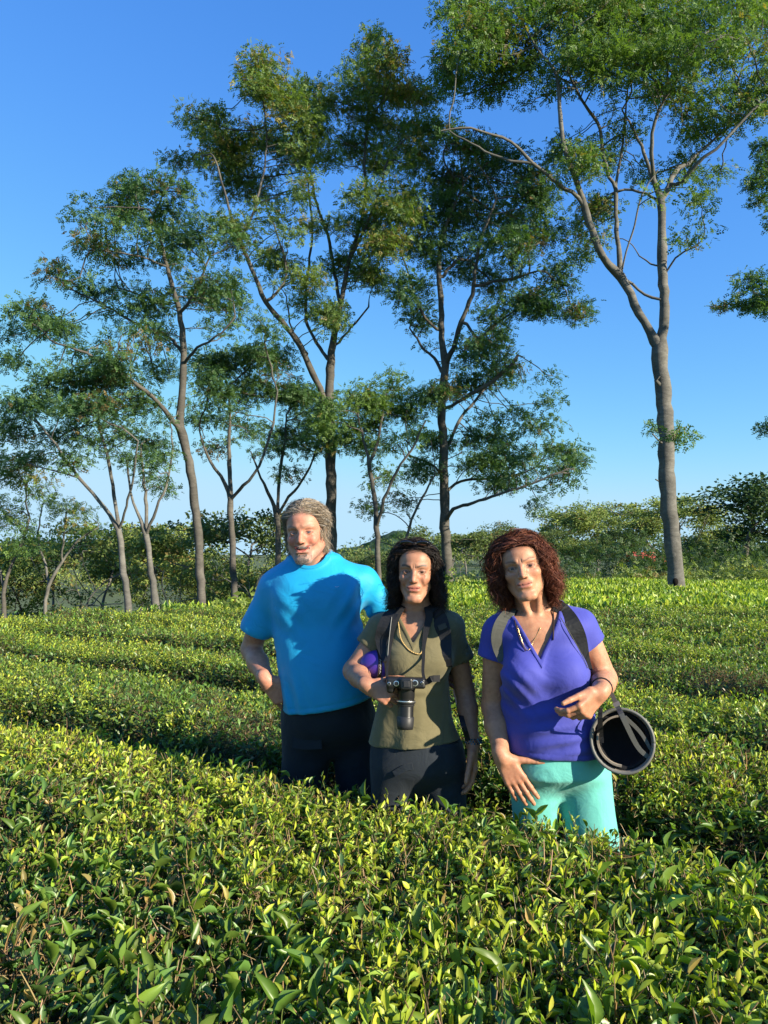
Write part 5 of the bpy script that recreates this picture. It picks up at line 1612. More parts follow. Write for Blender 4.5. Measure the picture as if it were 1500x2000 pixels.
# ------------------------------------------------------------------ the three people
def zz(py, d): return W(750, py, d)[2]
def xx(px, py, d): return W(px, py, d)[0]
def rows_px(rows, d):
    out = []
    for (py, cx, hw, rf, rb) in rows:
        a = W(cx, py, d); out.append((a[2], a[0], d, hw / F * d, rf, rb))
    return out
def trace(px, py, prims, lift=0.0, y0=1.9, y1=3.3):
    """first point of an implicit body on the sight line through a photo pixel, moved out by lift"""
    o = np.array([0, 0, CAM_Z]); d = norm(W(px, py, 1.0) - o)
    t = y0 / d[1]
    for _ in range(90):
        p = o + d * t; s = ev(prims, p[None])[0]
        if s < .0008 or p[1] > y1: break
        t += max(.0008, min(s, .03) * .8)
    return o + d * (t - lift)
def drape(pts, prims, lift): return np.array([trace(x, y, prims, lift) for x, y in pts])
def leg(hip, knee, ankle, r, off=0.0):
    return [rc(hip, knee, r[0] + off, r[1] + off, .04), rc(knee, ankle, r[1] + off, r[2] + off, .02)]
def shoes(root, ankles, mat, fwd=(0, -1)):
    for a in ankles:
        f = norm(np.array([fwd[0], fwd[1], 0.0])); c = np.array([a[0], a[1], 0.0])
        pr = [rc(c + f * -.05 + V3(0, 0, .045), c + f * .13 + V3(0, 0, .036), .042, .036, .02), rc(c + V3(0, 0, .05), c + V3(0, 0, .11), .045, .05, .02),
              half((0, 0, -1), -.004, .004)]
        sdf_part("shoe", pr, c + V3(-.12, -.22, -.01), c + V3(.12, .22, .2), .007, mat, root)
def disp(f): return (f, None, 0, 'disp', 0)
def body_mesh(name_root, prims, H, hands_c, zsplit, xr, skin, opts):
    hc = H.c
    blocks = [(hc - V3(.125, .15, .145), hc + V3(.125, .14, .14), .0023)]
    for c in hands_c: blocks.append((c - .105, c + .105, .0026))
    blocks.append((V3(xr[0], H.c[1] - .5, zsplit), V3(xr[1], H.c[1] + .5, hc[2] + .1), .0055))
    blocks.append((V3(xr[0], H.c[1] - .5, -.02), V3(xr[1], H.c[1] + .5, zsplit + .03), .015))
    V, Fq = multires(prims, blocks)
    col = np.broadcast_to(np.array(skin, float), V.shape).copy()
    col = col * (1 + .06 * vnoise(V, 30, 4))[:, None]
    # redder elbows, knuckles and throat
    for c in hands_c:
        m = np.exp(-(np.linalg.norm(V - c, axis=1) / .07) ** 2)[:, None] * .35
        col = col * (1 - m) + np.array(skin) * np.array([1.05, .80, .78]) * m
    col = paint_head(H, V, col, skin, opts)
    return world_child("body", mesh_np("body", V, [Fq], color=col, mats=[skin_m]), name_root)

def ridge(P, s, seed, w=3.0):
    n = vnoise(P, s, seed)
    return np.exp(-(n * w) ** 2)

# ============================ man
def build_man():
    d = 3.0
    root = empty("person", (-.24, 3.02, 0)); tag(root, "man in a bright blue t-shirt and dark trousers, hand on hip, smiling", "person", "people standing among the tea hedges")
    H = Head(W(597, 1041, 2.93), 1.06, -6, 3, -4, male=True, smile=1.15, wide=.93)
    rowsT = [(1092, 610, 40, .07, .07), (1112, 612, 72, .095, .10), (1135, 612, 84, .115, .12), (1165, 613, 84, .130, .125), (1205, 619, 83, .140, .125), (1250, 626, 85, .150, .12), (1300, 635, 87, .165, .12),
             (1345, 640, 88, .168, .12), (1385, 643, 87, .160, .125), (1420, 646, 86, .142, .13)]
    def torso(o): return [loft([(a, b, c, r1 + o, r2 + o, r3 + o) for a, b, c, r1, r2, r3 in rows_px(rowsT, d)], .03),
                          rc(W(606, 1098, 2.99), W(545, 1148, 3.0), .052 + o, .054 + o, .06), rc(W(612, 1096, 2.99), W(700, 1138, 3.02), .052 + o, .056 + o, .06),
                          el(W(592, 1170, 2.915), (.085 + o, .04 + o, .07 + o), .07), el(W(645, 1168, 2.915), (.085 + o, .04 + o, .07 + o), .07)]
    sR, eR, wR = W(528, 1142, 3.01), W(491, 1268, 3.10), W(521, 1329, 2.92)
    sL, eL, wL = W(708, 1140, 3.04), W(775, 1248, 3.14), W(838, 1302, 3.02)
    hR, cR = hand(wR, (.66, .12, -.74), (.72, 0, .68), -1, .19, ((.35, .5, .3), (.45, .5, .3), (.5, .55, .3), (.6, .55, .35)), .07, (.9, .2, .2), .030)
    hL, cL = hand(wL, (.9, 0, -.4), (.3, 0, .9), 1, .19)
    hipR, hipL = W(602, 1398, 3.02), W(692, 1398, 3.02)
    knR, knL = V3(hipR[0] - .02, 3.0, .50), V3(hipL[0] + .02, 3.02, .50)
    anR, anL = V3(knR[0] - .01, 3.04, .09), V3(knL[0] + .02, 3.06, .09)
    neck = [rc(W(608, 1108, 3.01), H.w(0, .022, -.055), .067, .062, .03), el(W(606, 1100, 2.965), (.05, .04, .05), .03)]
    body = torso(-.028) + neck + H.prims() + [rc(sR, eR, .052, .042, .02), rc(eR, (eR * .55 + wR * .45), .043, .041, .012), rc((eR * .55 + wR * .45), wR, .041, .029, .02),
             rc(sL, eL, .052, .042, .02), rc(eL, wL, .044, .030, .012)] + hR + hL + leg(hipR, knR, anR, (.062, .058, .042)) + leg(hipL, knL, anL, (.062, .058, .042))
    body_mesh(root, body, H, [cR, cL], .98, (-.75, .42), (.47, .22, .145), dict(blush=.45, blushc=(.66, .17, .12), foreh=.35, lip=.7, lipc=(.50, .14, .12), brow=(.20, .13, .09), browa=.8, lash=.8,
              beard=(.22, .19, .17), scalp=(.16, .11, .08), hl=.072))
    H.eyes(root, iris_blue)
    # upper teeth show in the smile
    tp = [H.w(x * .021, -.0855 + .010 * x * x, -.0560 + .005 * x * x) for x in np.linspace(-1, 1, 9)]
    ribbon("teeth", tp, .0042, .002, eye_white, root, across=H.R[:, 2])
    # t-shirt
    nk = (W(607, 1078, 2.965), (.072, .098, .077))
    hemn = norm(V3(-.17, -.05, 1)); hp = W(650, 1388, 2.84)
    def wr(P):
        q = P - W(540, 1200, 2.9)
        a = .0018 * np.sin((q[:, 2] * 1.0 + q[:, 0] * .75) * 85 + 2 * vnoise(P, 9, 2)) * np.exp(-((q[:, 0] - .03) ** 2 + q[:, 2] ** 2) / .010)
        q = P - W(700, 1180, 2.9)
        b = .005 * np.sin((q[:, 2] * .8 - q[:, 0] * 1.0) * 85 + 2 * vnoise(P, 9, 6)) * np.exp(-(q[:, 0] ** 2 + q[:, 2] ** 2) / .008)
        c = .004 * vnoise(P * V3(1, 1, .55), 15, 7) * sstep(1.42, 1.15, P[:, 2]) + .0035 * ridge(P * V3(1, 1, .4), 13, 8) * sstep(1.3, 1.05, P[:, 2])
        q = P - W(565, 1375, 2.86)
        e = .008 * np.sin((q[:, 0] * 1.0 + q[:, 2] * .25) * 105) * np.exp(-(q ** 2).sum(1) / .006)
        h = P @ hemn - hp @ hemn
        st = .0022 * np.exp(-((h - .024) / .003) ** 2)
        nd = nk_f(P); col = -.0022 * sstep(.020, .016, nd)
        return a + b + c + e + st + col
    nk_f = el(nk[0], nk[1])[0]
    slR = (W(534, 1150, 3.01), W(502, 1224, 3.035)); slL = (W(712, 1136, 3.03), W(742, 1184, 3.07))
    shirt = torso(.006) + [rc(slR[0], slR[1], .056, .066, .05), rc(slL[0], slL[1], .056, .062, .05), disp(wr)]
    sd = norm(slR[1] - slR[0]); sdl = norm(slL[1] - slL[0])
    armhole = [rc(slR[1] - sd * .03, slR[1] + sd * .14, .056, .058, .004, 's'), rc(slL[1] - sdl * .02, slL[1] + sdl * .14, .050, .052, .004, 's')]
    cutR = slR[1] + sd * .03; cutL = slL[1] + sdl * .02
    f_cut = fn(lambda P: np.minimum(-((P - cutR) @ sd), 1) + (np.linalg.norm(P - cutR, axis=1) > .16) * 9, 's', .004)
    f_cut2 = fn(lambda P: np.minimum(-((P - cutL) @ sdl), 1) + (np.linalg.norm(P - cutL, axis=1) > .12) * 9, 's', .004)
    shirt += [f_cut, f_cut2] + armhole + [el(nk[0], nk[1], .004, 's'), half(-hemn, -(hp @ hemn), .006)]
    sdf_part("t_shirt", shirt, V3(-.72, 2.6, .95), V3(.12, 3.35, 1.60), .0052, cloth_material("bright_blue_jersey", (.004, .30, .58), .62, .1, .25, var=.04, spec=.35), root)
    sdf_part("collar", torso(.0085) + [disp(wr), el(nk[0], np.array(nk[1]) + .015, .002, 'i'), el(nk[0], np.array(nk[1]) - .0015, .003, 's')], V3(-.48, 2.75, 1.40), V3(-.12, 3.15, 1.66), .0036, cloth_material("bright_blue_rib", (.004, .27, .54), .75, .1, .1), root)
    # trousers
    def trw(P):
        return .006 * vnoise(P * V3(1, 1, .6), 18, 12) + .004 * ridge(P * V3(1, 1, .5), 14, 14)
    tro = [loft(rows_px([(1345, 643, 82, .150, .120), (1400, 644, 86, .148, .13), (1430, 647, 85, .128, .13), (1465, 647, 72, .07, .08), (1480, 647, 60, .04, .04)], d), .02), rc(hipR, knR, .098, .082, .05), rc(knR, anR, .082, .075, .02), rc(hipL, knL, .094, .082, .014), rc(knL, anL, .088, .075, .02),
           disp(trw), half((0, 0, -1), -.05, .004)]
    nav = cloth_material("dark_navy_ripstop", (.010, .015, .024), .8, .05, .3)
    sdf_part("trousers", tro, V3(-.62, 2.75, .03), V3(.12, 3.3, 1.12), .009, nav, root)
    pk = drape([(572, 1448), (600, 1451), (628, 1449)], tro, .004)
    ribbon("pocket_flap", pk, .05, .006, nav, root, across=(0, 0, 1))
    shoes(root, (anR, anL), black_m)
    # small bird-like maker's mark on the chest, plain light stitches
    mk = trace(658, 1146, shirt, .002)
    g = [((-.004, 0), (.006, .001)), ((.001, -.005), (.0015, .006))]
    for (a, b) in g: pass
    tube_obj("chest_emblem", [mk + V3(-.007, 0, .001), mk + V3(0, -.001, -.001), mk + V3(.008, 0, .002)], .0008, simple_mat("pale_stitch", (.45, .6, .75), .7), root, 5, .004)
    strands(H, 10000, .078, .021, [(.12, .092, .066), (.34, .27, .195), (.31, .28, .25)], 41, 'back', rad=.0006, segs=7, curl=.013, hl=.066, root=root, body_prims=torso(.006), freq=45)
    # goatee hairs
    r = np.random.default_rng(4); n = 600
    u = r.random(n); ang = r.uniform(-1, 1, n)
    q = np.stack([ang * .030, -.080 + .028 * ang ** 2 + 0 * u, -.078 - .030 * u + .018 * ang ** 2], -1)
    m = r.random(n) < .3
    q[m] = np.stack([ang[m] * .028, -.088 + .018 * ang[m] ** 2, -.0475 - .004 * np.abs(ang[m])], -1)
    Pw = (q * H.s) @ H.R.T + H.c
    for _ in range(3):
        dd = ev(H.prims(), Pw); Pw[:, 1] += (dd - .0005) * 1.0
    tip = Pw + (np.stack([r.normal(size=n) * .2, np.full(n, -.35), np.full(n, -1.0)], -1)) * .0075
    parts = []
    for a, b in zip(Pw, tip):
        v, f = tube_arrays(np.array([a, b]), [.0006, .0002], 3, cap=False); parts.append((v, f, np.array([.24, .21, .19]) * r.uniform(.4, 1.3)))
    v, f, c = merge(parts)
    world_child("beard", mesh_np("beard", v, f, color=c, mats=[hair_m]), root, kind='stuff')
    ringp = cR + norm(V3(.66, .12, -.74)) * .002
    return root, shirt

# ============================ woman in the middle
def build_woman_mid():
    d = 2.70
    root = empty("person", (.13, 2.74, 0)); tag(root, "dark-haired woman in an olive t-shirt, holding a long-lens camera, in the middle", "person", "people standing among the tea hedges")
    H = Head(W(812, 1117, 2.645), .935, -7, 1, 1, wide=.94, smile=.32)
    rowsT = [(1192, 812, 32, .05, .05), (1208, 814, 66, .075, .085), (1228, 817, 70, .088, .10), (1260, 817, 66, .095, .10), (1300, 816, 65, .098, .098), (1345, 814, 66, .098, .095),
             (1390, 813, 74, .105, .10), (1430, 813, 84, .115, .115), (1470, 813, 91, .12, .12), (1490, 813, 92, .12, .12)]
    def torso(o): return [loft([(a, b, c, r1 + o, r2 + o, r3 + o) for a, b, c, r1, r2, r3 in rows_px(rowsT, d)], .03),
                          rc(W(806, 1196, 2.705), W(752, 1230, 2.71), .036 + o, .042 + o, .05), rc(W(818, 1196, 2.705), W(877, 1224, 2.71), .036 + o, .042 + o, .05)]
    def bust(o): return [el(W(783, 1293, 2.625), (.056 + o, .048 + o, .056 + o), .05), el(W(845, 1293, 2.625), (.056 + o, .048 + o, .056 + o), .05)]
    sR, eR, wR = W(746, 1232, 2.71), W(691, 1310, 2.68), W(719, 1340, 2.49)
    sL, eL, wL = W(884, 1230, 2.72), W(908, 1350, 2.75), W(924, 1452, 2.66)
    hR, cR = hand(wR, (.84, -.22, -.34), (.10, .2, .97), -1, .158, ((.3, .4, .3), (.7, .75, .5), (.75, .8, .5), (.8, .8, .5)), .10, (.75, .5, .35), .024)
    hL, cL = hand(wL, (.03, -.08, -1), (-.15, -.97, .05), 1, .170, ((.25, .3, .2), (.3, .35, .25), (.35, .4, .25), (.4, .45, .3)), .03, (.45, .2, .2), .024)
    hipR, hipL = W(772, 1470, 2.72), W(858, 1470, 2.72)
    knR, knL = V3(hipR[0] - .01, 2.68, .46), V3(hipL[0] + .02, 2.70, .46); anR, anL = V3(knR[0], 2.74, .08), V3(knL[0] + .01, 2.76, .08)
    neck = [rc(W(812, 1205, 2.715), H.w(0, .022, -.055), .050, .047, .025), rc(W(806, 1214, 2.66), W(845, 1206, 2.68), .010, .009, .02), rc(W(800, 1214, 2.66), W(770, 1208, 2.68), .010, .009, .02)]
    body = torso(-.006) + [half((0, 0, -1), -1.22, .01)] + torso(-.032) + bust(-.016) + neck + H.prims() + [rc(sR, eR, .043, .037, .02), rc(eR, eR * .6 + wR * .4, .038, .035, .012), rc(eR * .6 + wR * .4, wR, .035, .024, .02),
            rc(sL, eL, .042, .034, .02), rc(eL, eL * .65 + wL * .35, .036, .034, .012), rc(eL * .65 + wL * .35, wL, .034, .023, .02)] + hR + hL + leg(hipR, knR, anR, (.062, .055, .038)) + leg(hipL, knL, anL, (.062, .055, .038))
    body_mesh(root, body, H, [cR, cL], .88, (-.25, .50), (.42, .21, .13), dict(blush=.25, blushc=(.50, .18, .12), lip=.75, lipc=(.42, .13, .11), brow=(.035, .022, .016), browa=1.0, browt=.0044, lash=1.0, scalp=(.02, .015, .012), hl=.078))
    H.eyes(root, iris_brown)
    dv = 2.60
    A, B, C_ = W(776, 1196, dv), W(806, 1257, dv), W(846, 1196, dv)
    nl = norm(np.cross(V3(0, 1, 0), B - A)); nr = norm(np.cross(V3(0, 1, 0), C_ - B))
    if nl[2] < 0: nl = -nl
    if nr[2] < 0: nr = -nr
    vf = lambda P: np.maximum(np.maximum(-((P - B) @ nl), -((P - B) @ nr)), P[:, 1] - 2.71)
    def wr(P):
        low = sstep(1.30, 1.0, P[:, 2])
        a = .011 * vnoise(P * V3(1, .6, .12), 30, 31) * low + .004 * ridge(P * V3(1, 1, .25), 24, 33) * low
        b = .004 * vnoise(P * V3(1, 1, .8), 24, 32)
        q = P - W(815, 1345, 2.60)
        c = .005 * np.sin(q[:, 2] * 130 + vnoise(P, 12, 5)) * np.exp(-(q[:, 0] ** 2 / .006 + q[:, 2] ** 2 / .002))
        return a + b + c - .0018 * sstep(.014, .010, np.abs(vf(P)))
    slR = (W(747, 1232, 2.71), W(722, 1262, 2.70)); slL = (W(879, 1228, 2.71), W(899, 1284, 2.735))
    sd, sdl = norm(slR[1] - slR[0]), norm(slL[1] - slL[0]); cR_, cL_ = slR[1] + sd * .012, slL[1] + sdl * .012
    hemn = norm(V3(-.06, 0, 1)); hp = W(813, 1463, 2.58)
    nkc = el(W(812, 1190, 2.705), (.060, .062, .05), .004, 's')
    base = torso(.007) + bust(.004) + [rc(slR[0], slR[1], .047, .053, .04), rc(slL[0], slL[1], .047, .051, .04), disp(wr)]
    shirt = base + [fn(lambda P: -((P - cR_) @ sd) + (np.linalg.norm(P - cR_, axis=1) > .10) * 9, 's', .004), fn(lambda P: -((P - cL_) @ sdl) + (np.linalg.norm(P - cL_, axis=1) > .10) * 9, 's', .004),
                    rc(slR[1] - sd * .03, slR[1] + sd * .1, .043, .044, .004, 's'), rc(slL[1] - sdl * .03, slL[1] + sdl * .1, .042, .043, .004, 's'),
                    fn(vf, 's', .003), nkc, half(-hemn, -(hp @ hemn), .005)]
    sdf_part("t_shirt", shirt, V3(-.20, 2.45, .82), V3(.42, 2.98, 1.50), .0048, cloth_material("olive_cotton", (.132, .115, .060), .85, .2, .45, var=.06), root)
    sdf_part("neck_band", base + [disp(lambda P: -.0018 + 0 * P[:, 0]), fn(lambda P: vf(P) - .011, 'i', .002), fn(lambda P: vf(P) + .001, 's', .002), half((0, 1, 0), 2.70, .002)], V3(-.02, 2.45, 1.25), V3(.28, 2.75, 1.45), .0034, cloth_material("olive_rib", (.105, .090, .045), .85, .2, .2), root)
    tro = [loft(rows_px([(1440, 814, 84, .115, .11), (1475, 816, 88, .118, .12), (1502, 818, 86, .110, .118), (1540, 818, 72, .06, .07), (1556, 818, 58, .03, .03)], d), .02), rc(hipR, knR, .086, .070, .05), rc(knR, anR, .070, .07, .02), rc(hipL, knL, .088, .072, .014), rc(knL, anL, .075, .07, .02),
           disp(lambda P: .006 * vnoise(P * V3(1, 1, .6), 20, 35) + .004 * ridge(P * V3(1, 1, .5), 15, 36)), half((0, 0, -1), -.05, .004)]
    nav = cloth_material("charcoal_blue_twill", (.018, .024, .033), .85, .05, .3)
    sdf_part("trousers", tro, V3(-.15, 2.48, .03), V3(.40, 2.98, .98), .009, nav, root)
    ribbon("pocket_flap", drape([(770, 1512), (790, 1500), (806, 1496)], tro, .003), .022, .005, nav, root, across=(0, 0, 1))
    shoes(root, (anR, anL), black_m)
    strands(H, 12000, .168, .036, [(.010, .008, .008), (.030, .021, .017), (.055, .036, .028)], 51, 'part', rad=.0007, segs=9, curl=.020, hl=.078, root=root, body_prims=torso(.010), freq=62)
    # bead necklace
    nb = [(777, 1198), (779, 1225), (784, 1250), (800, 1270), (820, 1277), (826, 1262), (834, 1235)]
    P = smooth_path(np.column_stack([drape(nb, shirt, .004)]), .0062)
    tv, tf = tube_arrays(np.array([[0, 0, -.0036], [0, 0, -.002], [0, 0, .002], [0, 0, .0036]]), [.0012, .0026, .0026, .0012], 6)
    T = norm(np.gradient(P[:, :3], axis=0)); Rm = np.stack([norm(np.cross(T, V3(.2, 1, .1))), np.cross(T, norm(np.cross(T, V3(.2, 1, .1)))), T], -1)
    v, f = stamp(tv, tf, P[:, :3], Rm, np.ones(len(P)))
    world_child("necklace", mesh_np("necklace", v, f, mats=[simple_mat("straw_beads", (.42, .28, .10), .5, .4, var=.4, vscale=200)]), root, kind='stuff')
    # beaded bracelet on the left wrist
    bc = wL + V3(.002, 0, .012); parts = []
    for row in range(3):
        for k in range(16):
            a = k * math.tau / 16 + row * .2
            parts.append((np.array([(0, 0, 1), (1, 0, 0), (0, 1, 0), (-1, 0, 0), (0, -1, 0), (0, 0, -1)]) * .0042 + bc + V3(math.cos(a) * .0275, math.sin(a) * .0275, (row - 1) * .0075),
                          [np.array([[0, 1, 2], [0, 2, 3], [0, 3, 4], [0, 4, 1], [5, 2, 1], [5, 3, 2], [5, 4, 3], [5, 1, 4]])], np.array([(.03, .10, .17), (.02, .03, .05), (.10, .22, .30)][(k + row) % 3])))
    v, f, c = merge(parts)
    bead_m = hair_material("blue_beads")
    world_child("bracelet", mesh_np("bracelet", v, f, color=c, mats=[bead_m]), root, kind='stuff')
    return root, shirt, H, base, (wR, hR)

# ============================ woman on the right
def build_woman_right():
    d = 2.55
    root = empty("person", (.62, 2.60, 0)); tag(root, "auburn-haired woman in a violet v-neck top and turquoise trousers, at right", "person", "people standing among the tea hedges")
    H = Head(W(1021, 1112, 2.49), .95, -14, -4, -12, wide=1.0, smile=.30)
    rowsT = [(1190, 1046, 36, .055, .055), (1206, 1050, 72, .085, .09), (1230, 1056, 82, .098, .105), (1260, 1060, 80, .100, .105), (1300, 1063, 80, .105, .105), (1345, 1065, 83, .112, .105),
             (1390, 1068, 86, .128, .105), (1430, 1071, 88, .138, .115), (1470, 1076, 89, .132, .12), (1500, 1080, 89, .125, .125), (1510, 1081, 88, .12, .13)]
    def torso(o): return [loft([(a, b, c, r1 + o, r2 + o, r3 + o) for a, b, c, r1, r2, r3 in rows_px(rowsT, d)], .03),
                          rc(W(1036, 1194, 2.56), W(979, 1236, 2.56), .038 + o, .045 + o, .05), rc(W(1056, 1190, 2.56), W(1130, 1220, 2.56), .038 + o, .045 + o, .05)]
    def bust(o): return [el(W(1024, 1318, 2.465), (.067 + o, .062 + o, .064 + o), .05), el(W(1103, 1316, 2.465), (.067 + o, .062 + o, .064 + o), .05)]
    sR, eR, wR = W(970, 1238, 2.57), W(963, 1380, 2.60), W(980, 1478, 2.45)
    sL, eL, wL = W(1138, 1228, 2.56), W(1181, 1326, 2.57), W(1172, 1352, 2.35)
    hR, cR = hand(wR, (.50, -.06, -.85), (.87, -.1, .5), -1, .172, ((.08, .12, .08), (.08, .15, .1), (.1, .15, .1), (.12, .2, .1)), .05, (1.02, -.05, .05), .025)
    hL, cL = hand(wL, (-.70, -.30, -.62), (-.35, -.30, .75), 1, .172, ((.55, .6, .4), (.75, .6, .4), (.85, .65, .4), (.95, .7, .4)), .07, (.40, .10, .15), .026)
    hipR, hipL = W(1042, 1488, 2.57), W(1138, 1488, 2.57)
    knR, knL = V3(hipR[0] - .01, 2.53, .47), V3(hipL[0] + .04, 2.52, .47); anR, anL = V3(knR[0], 2.60, .08), V3(knL[0] + .03, 2.60, .08)
    neck = [rc(W(1046, 1205, 2.575), H.w(0, .022, -.055), .055, .050, .03), rc(W(1046, 1222, 2.485), W(1098, 1203, 2.53), .012, .010, .022), rc(W(1036, 1222, 2.485), W(994, 1213, 2.53), .012, .010, .022),
            rc(W(1040, 1218, 2.495), H.w(-.03, -.02, -.085), .010, .010, .018), rc(W(1050, 1218, 2.495), H.w(.04, -.01, -.08), .010, .010, .018), rc(W(1046, 1236, 2.475), W(1046, 1226, 2.50), .006, .006, .012, 's')]
    body = torso(-.004) + [half((0, 0, -1), -1.20, .01)] + torso(-.032) + bust(-.006) + neck + H.prims() + [rc(sR, eR, .046, .039, .02), rc(eR, eR * .6 + wR * .4, .040, .037, .012), rc(eR * .6 + wR * .4, wR, .037, .025, .02),
            rc(sL, eL, .047, .040, .02), rc(eL, eL * .6 + wL * .4, .041, .037, .012), rc(eL * .6 + wL * .4, wL, .037, .026, .02),
            rc(W(1063, 1262, 2.43), W(1063, 1300, 2.40), .005, .008, .022, 's')] + hR + hL + leg(hipR, knR, anR, (.065, .058, .04)) + leg(hipL, knL, anL, (.065, .058, .04))
    body_mesh(root, body, H, [cR, cL], .82, (.20, 1.02), (.45, .225, .135), dict(blush=.30, blushc=(.55, .20, .13), lip=.7, lipc=(.50, .18, .14), brow=(.10, .05, .03), browa=.8, browt=.0032, lash=.9, scalp=(.09, .03, .02), hl=.072))
    H.eyes(root, iris_brown)
    dv = 2.46
    A, B, C_ = W(1000, 1192, dv), W(1052, 1287, dv), W(1100, 1190, dv)
    nl = norm(np.cross(V3(0, 1, 0), B - A)); nr = norm(np.cross(V3(0, 1, 0), C_ - B))
    if nl[2] < 0: nl = -nl
    if nr[2] < 0: nr = -nr
    vf = lambda P: np.maximum(np.maximum(-((P - B) @ nl), -((P - B) @ nr)), P[:, 1] - 2.57)
    def wr(P):
        low = sstep(1.18, 1.02, P[:, 2])
        a = .006 * vnoise(P * V3(.8, 1, .9), 20, 41) * low + .003 * vnoise(P, 30, 42)
        q = P - W(1090, 1440, 2.42)
        b = .0045 * np.sin((q[:, 2] * 1.0 - q[:, 0] * .35) * 120 + 1.5 * vnoise(P, 12, 43)) * np.exp(-((q[:, 0] / .10) ** 2 + (q[:, 2] / .09) ** 2))
        q = P - W(985, 1345, 2.5)
        c = .004 * np.sin((q[:, 2] + q[:, 0]) * 110) * np.exp(-(q[:, 0] ** 2 + q[:, 2] ** 2) / .006)
        h = (P - hp) @ hemn
        return a + b + c - .0018 * sstep(.014, .010, np.abs(vf(P))) + .0018 * np.exp(-((h - .02) / .0025) ** 2)
    slR = (W(973, 1238, 2.57), W(963, 1279, 2.575)); slL = (W(1133, 1224, 2.56), W(1152, 1253, 2.565))
    sd, sdl = norm(slR[1] - slR[0]), norm(slL[1] - slL[0]); cR_, cL_ = slR[1] + sd * .012, slL[1] + sdl * .012
    hemn = norm(V3(.03, 0, 1)); hp = W(1080, 1486, 2.42)
    nkc = el(W(1048, 1190, 2.575), (.078, .075, .055), .004, 's')
    base = torso(.006) + bust(.006) + [rc(slR[0], slR[1], .049, .054, .04), rc(slL[0], slL[1], .049, .054, .04), disp(wr)]
    shirt = base + [fn(lambda P: -((P - cR_) @ sd) + (np.linalg.norm(P - cR_, axis=1) > .10) * 9, 's', .004), fn(lambda P: -((P - cL_) @ sdl) + (np.linalg.norm(P - cL_, axis=1) > .10) * 9, 's', .004),
                    rc(slR[1] - sd * .03, slR[1] + sd * .1, .044, .044, .004, 's'), rc(slL[1] - sdl * .03, slL[1] + sdl * .1, .044, .044, .004, 's'),
                    fn(vf, 's', .003), nkc, half(-hemn, -(hp @ hemn), .005)]
    sdf_part("v_neck_top", shirt, V3(.25, 2.25, .78), V3(.88, 2.85, 1.46), .0048, cloth_material("violet_jersey", (.048, .055, .33), .7, .15, .25, var=.04, spec=.3), root)
    sdf_part("neck_band", base + [disp(lambda P: -.0018 + 0 * P[:, 0]), fn(lambda P: vf(P) - .012, 'i', .002), fn(lambda P: vf(P) + .001, 's', .002), half((0, 1, 0), 2.56, .002)], V3(.38, 2.25, 1.18), V3(.72, 2.60, 1.44), .0034, cloth_material("violet_rib", (.042, .048, .29), .7, .15, .2), root)
    tro = [loft(rows_px([(1455, 1080, 84, .125, .11), (1500, 1083, 87, .125, .125), (1512, 1088, 86, .114, .120), (1538, 1092, 70, .06, .07), (1552, 1095, 50, .03, .03)], d), .02), rc(hipR, knR, .080, .062, .05), rc(knR, anR, .062, .06, .02), rc(hipL, knL, .092, .080, .03), rc(knL, anL, .080, .06, .02),
           disp(lambda P: .005 * vnoise(P * V3(1, 1, .7), 20, 45) + .004 * ridge(P * V3(.6, 1, 1.2), 14, 46)), half((0, 0, -1), -.05, .004)]
    sdf_part("trousers", tro, V3(.30, 2.32, .03), V3(1.0, 2.85, .95), .0085, cloth_material("turquoise_twill", (.12, .44, .39), .8, .15, .3, var=.05), root)
    shoes(root, (anR, anL), black_m)
    strands(H, 15000, .135, .045, [(.055, .016, .010), (.16, .050, .026), (.24, .085, .045)], 61, 'part', rad=.0007, segs=9, curl=.016, hl=.072, root=root, body_prims=torso(.010), freq=75)
    skin_pr = body
    allp = shirt + neck
    cord = simple_mat("dark_cord", (.03, .012, .01), .7)
    ch = lambda pts: np.array([min((trace(x, y, shirt, .0025), trace(x, y, body, .0025)), key=lambda p: p[1]) for x, y in pts])
    tube_obj("cord_necklace", ch([(1003, 1192), (1006, 1215), (1014, 1245), (1026, 1272)]), .0016, cord, root, 6)
    tube_obj("cord_necklace", ch([(1078, 1178), (1081, 1205), (1081, 1235), (1080, 1250)]), .0022, cord, root, 6)
    gold = simple_mat("thin_gold_chain", (.75, .50, .22), .3, .5, metal=.8)
    tube_obj("chain_necklace", ch([(1010, 1222), (1022, 1258), (1032, 1270), (1042, 1252), (1056, 1225)]), .0011, gold, root, 5)
    # dark wrist cord
    a_ = norm(wL - eL); c0 = eL * .28 + wL * .72
    u = norm(np.cross(a_, V3(0, 0, 1))); v_ = np.cross(a_, u)
    tube_obj("wrist_cord", [c0 + (u * math.cos(t) + v_ * math.sin(t)) * .0325 for t in np.linspace(0, math.tau, 17)], .0034, black_rough, root, 6)
    return root, shirt, base, body, wL, eL, hL

man, man_shirt = build_man()
wmid, wmid_shirt, wmid_H, wmid_base, (wm_wr, wm_hand) = build_woman_mid()
wright, wr_shirt, wr_base, wr_body, wr_wL, wr_eL, wr_hL = build_woman_right()

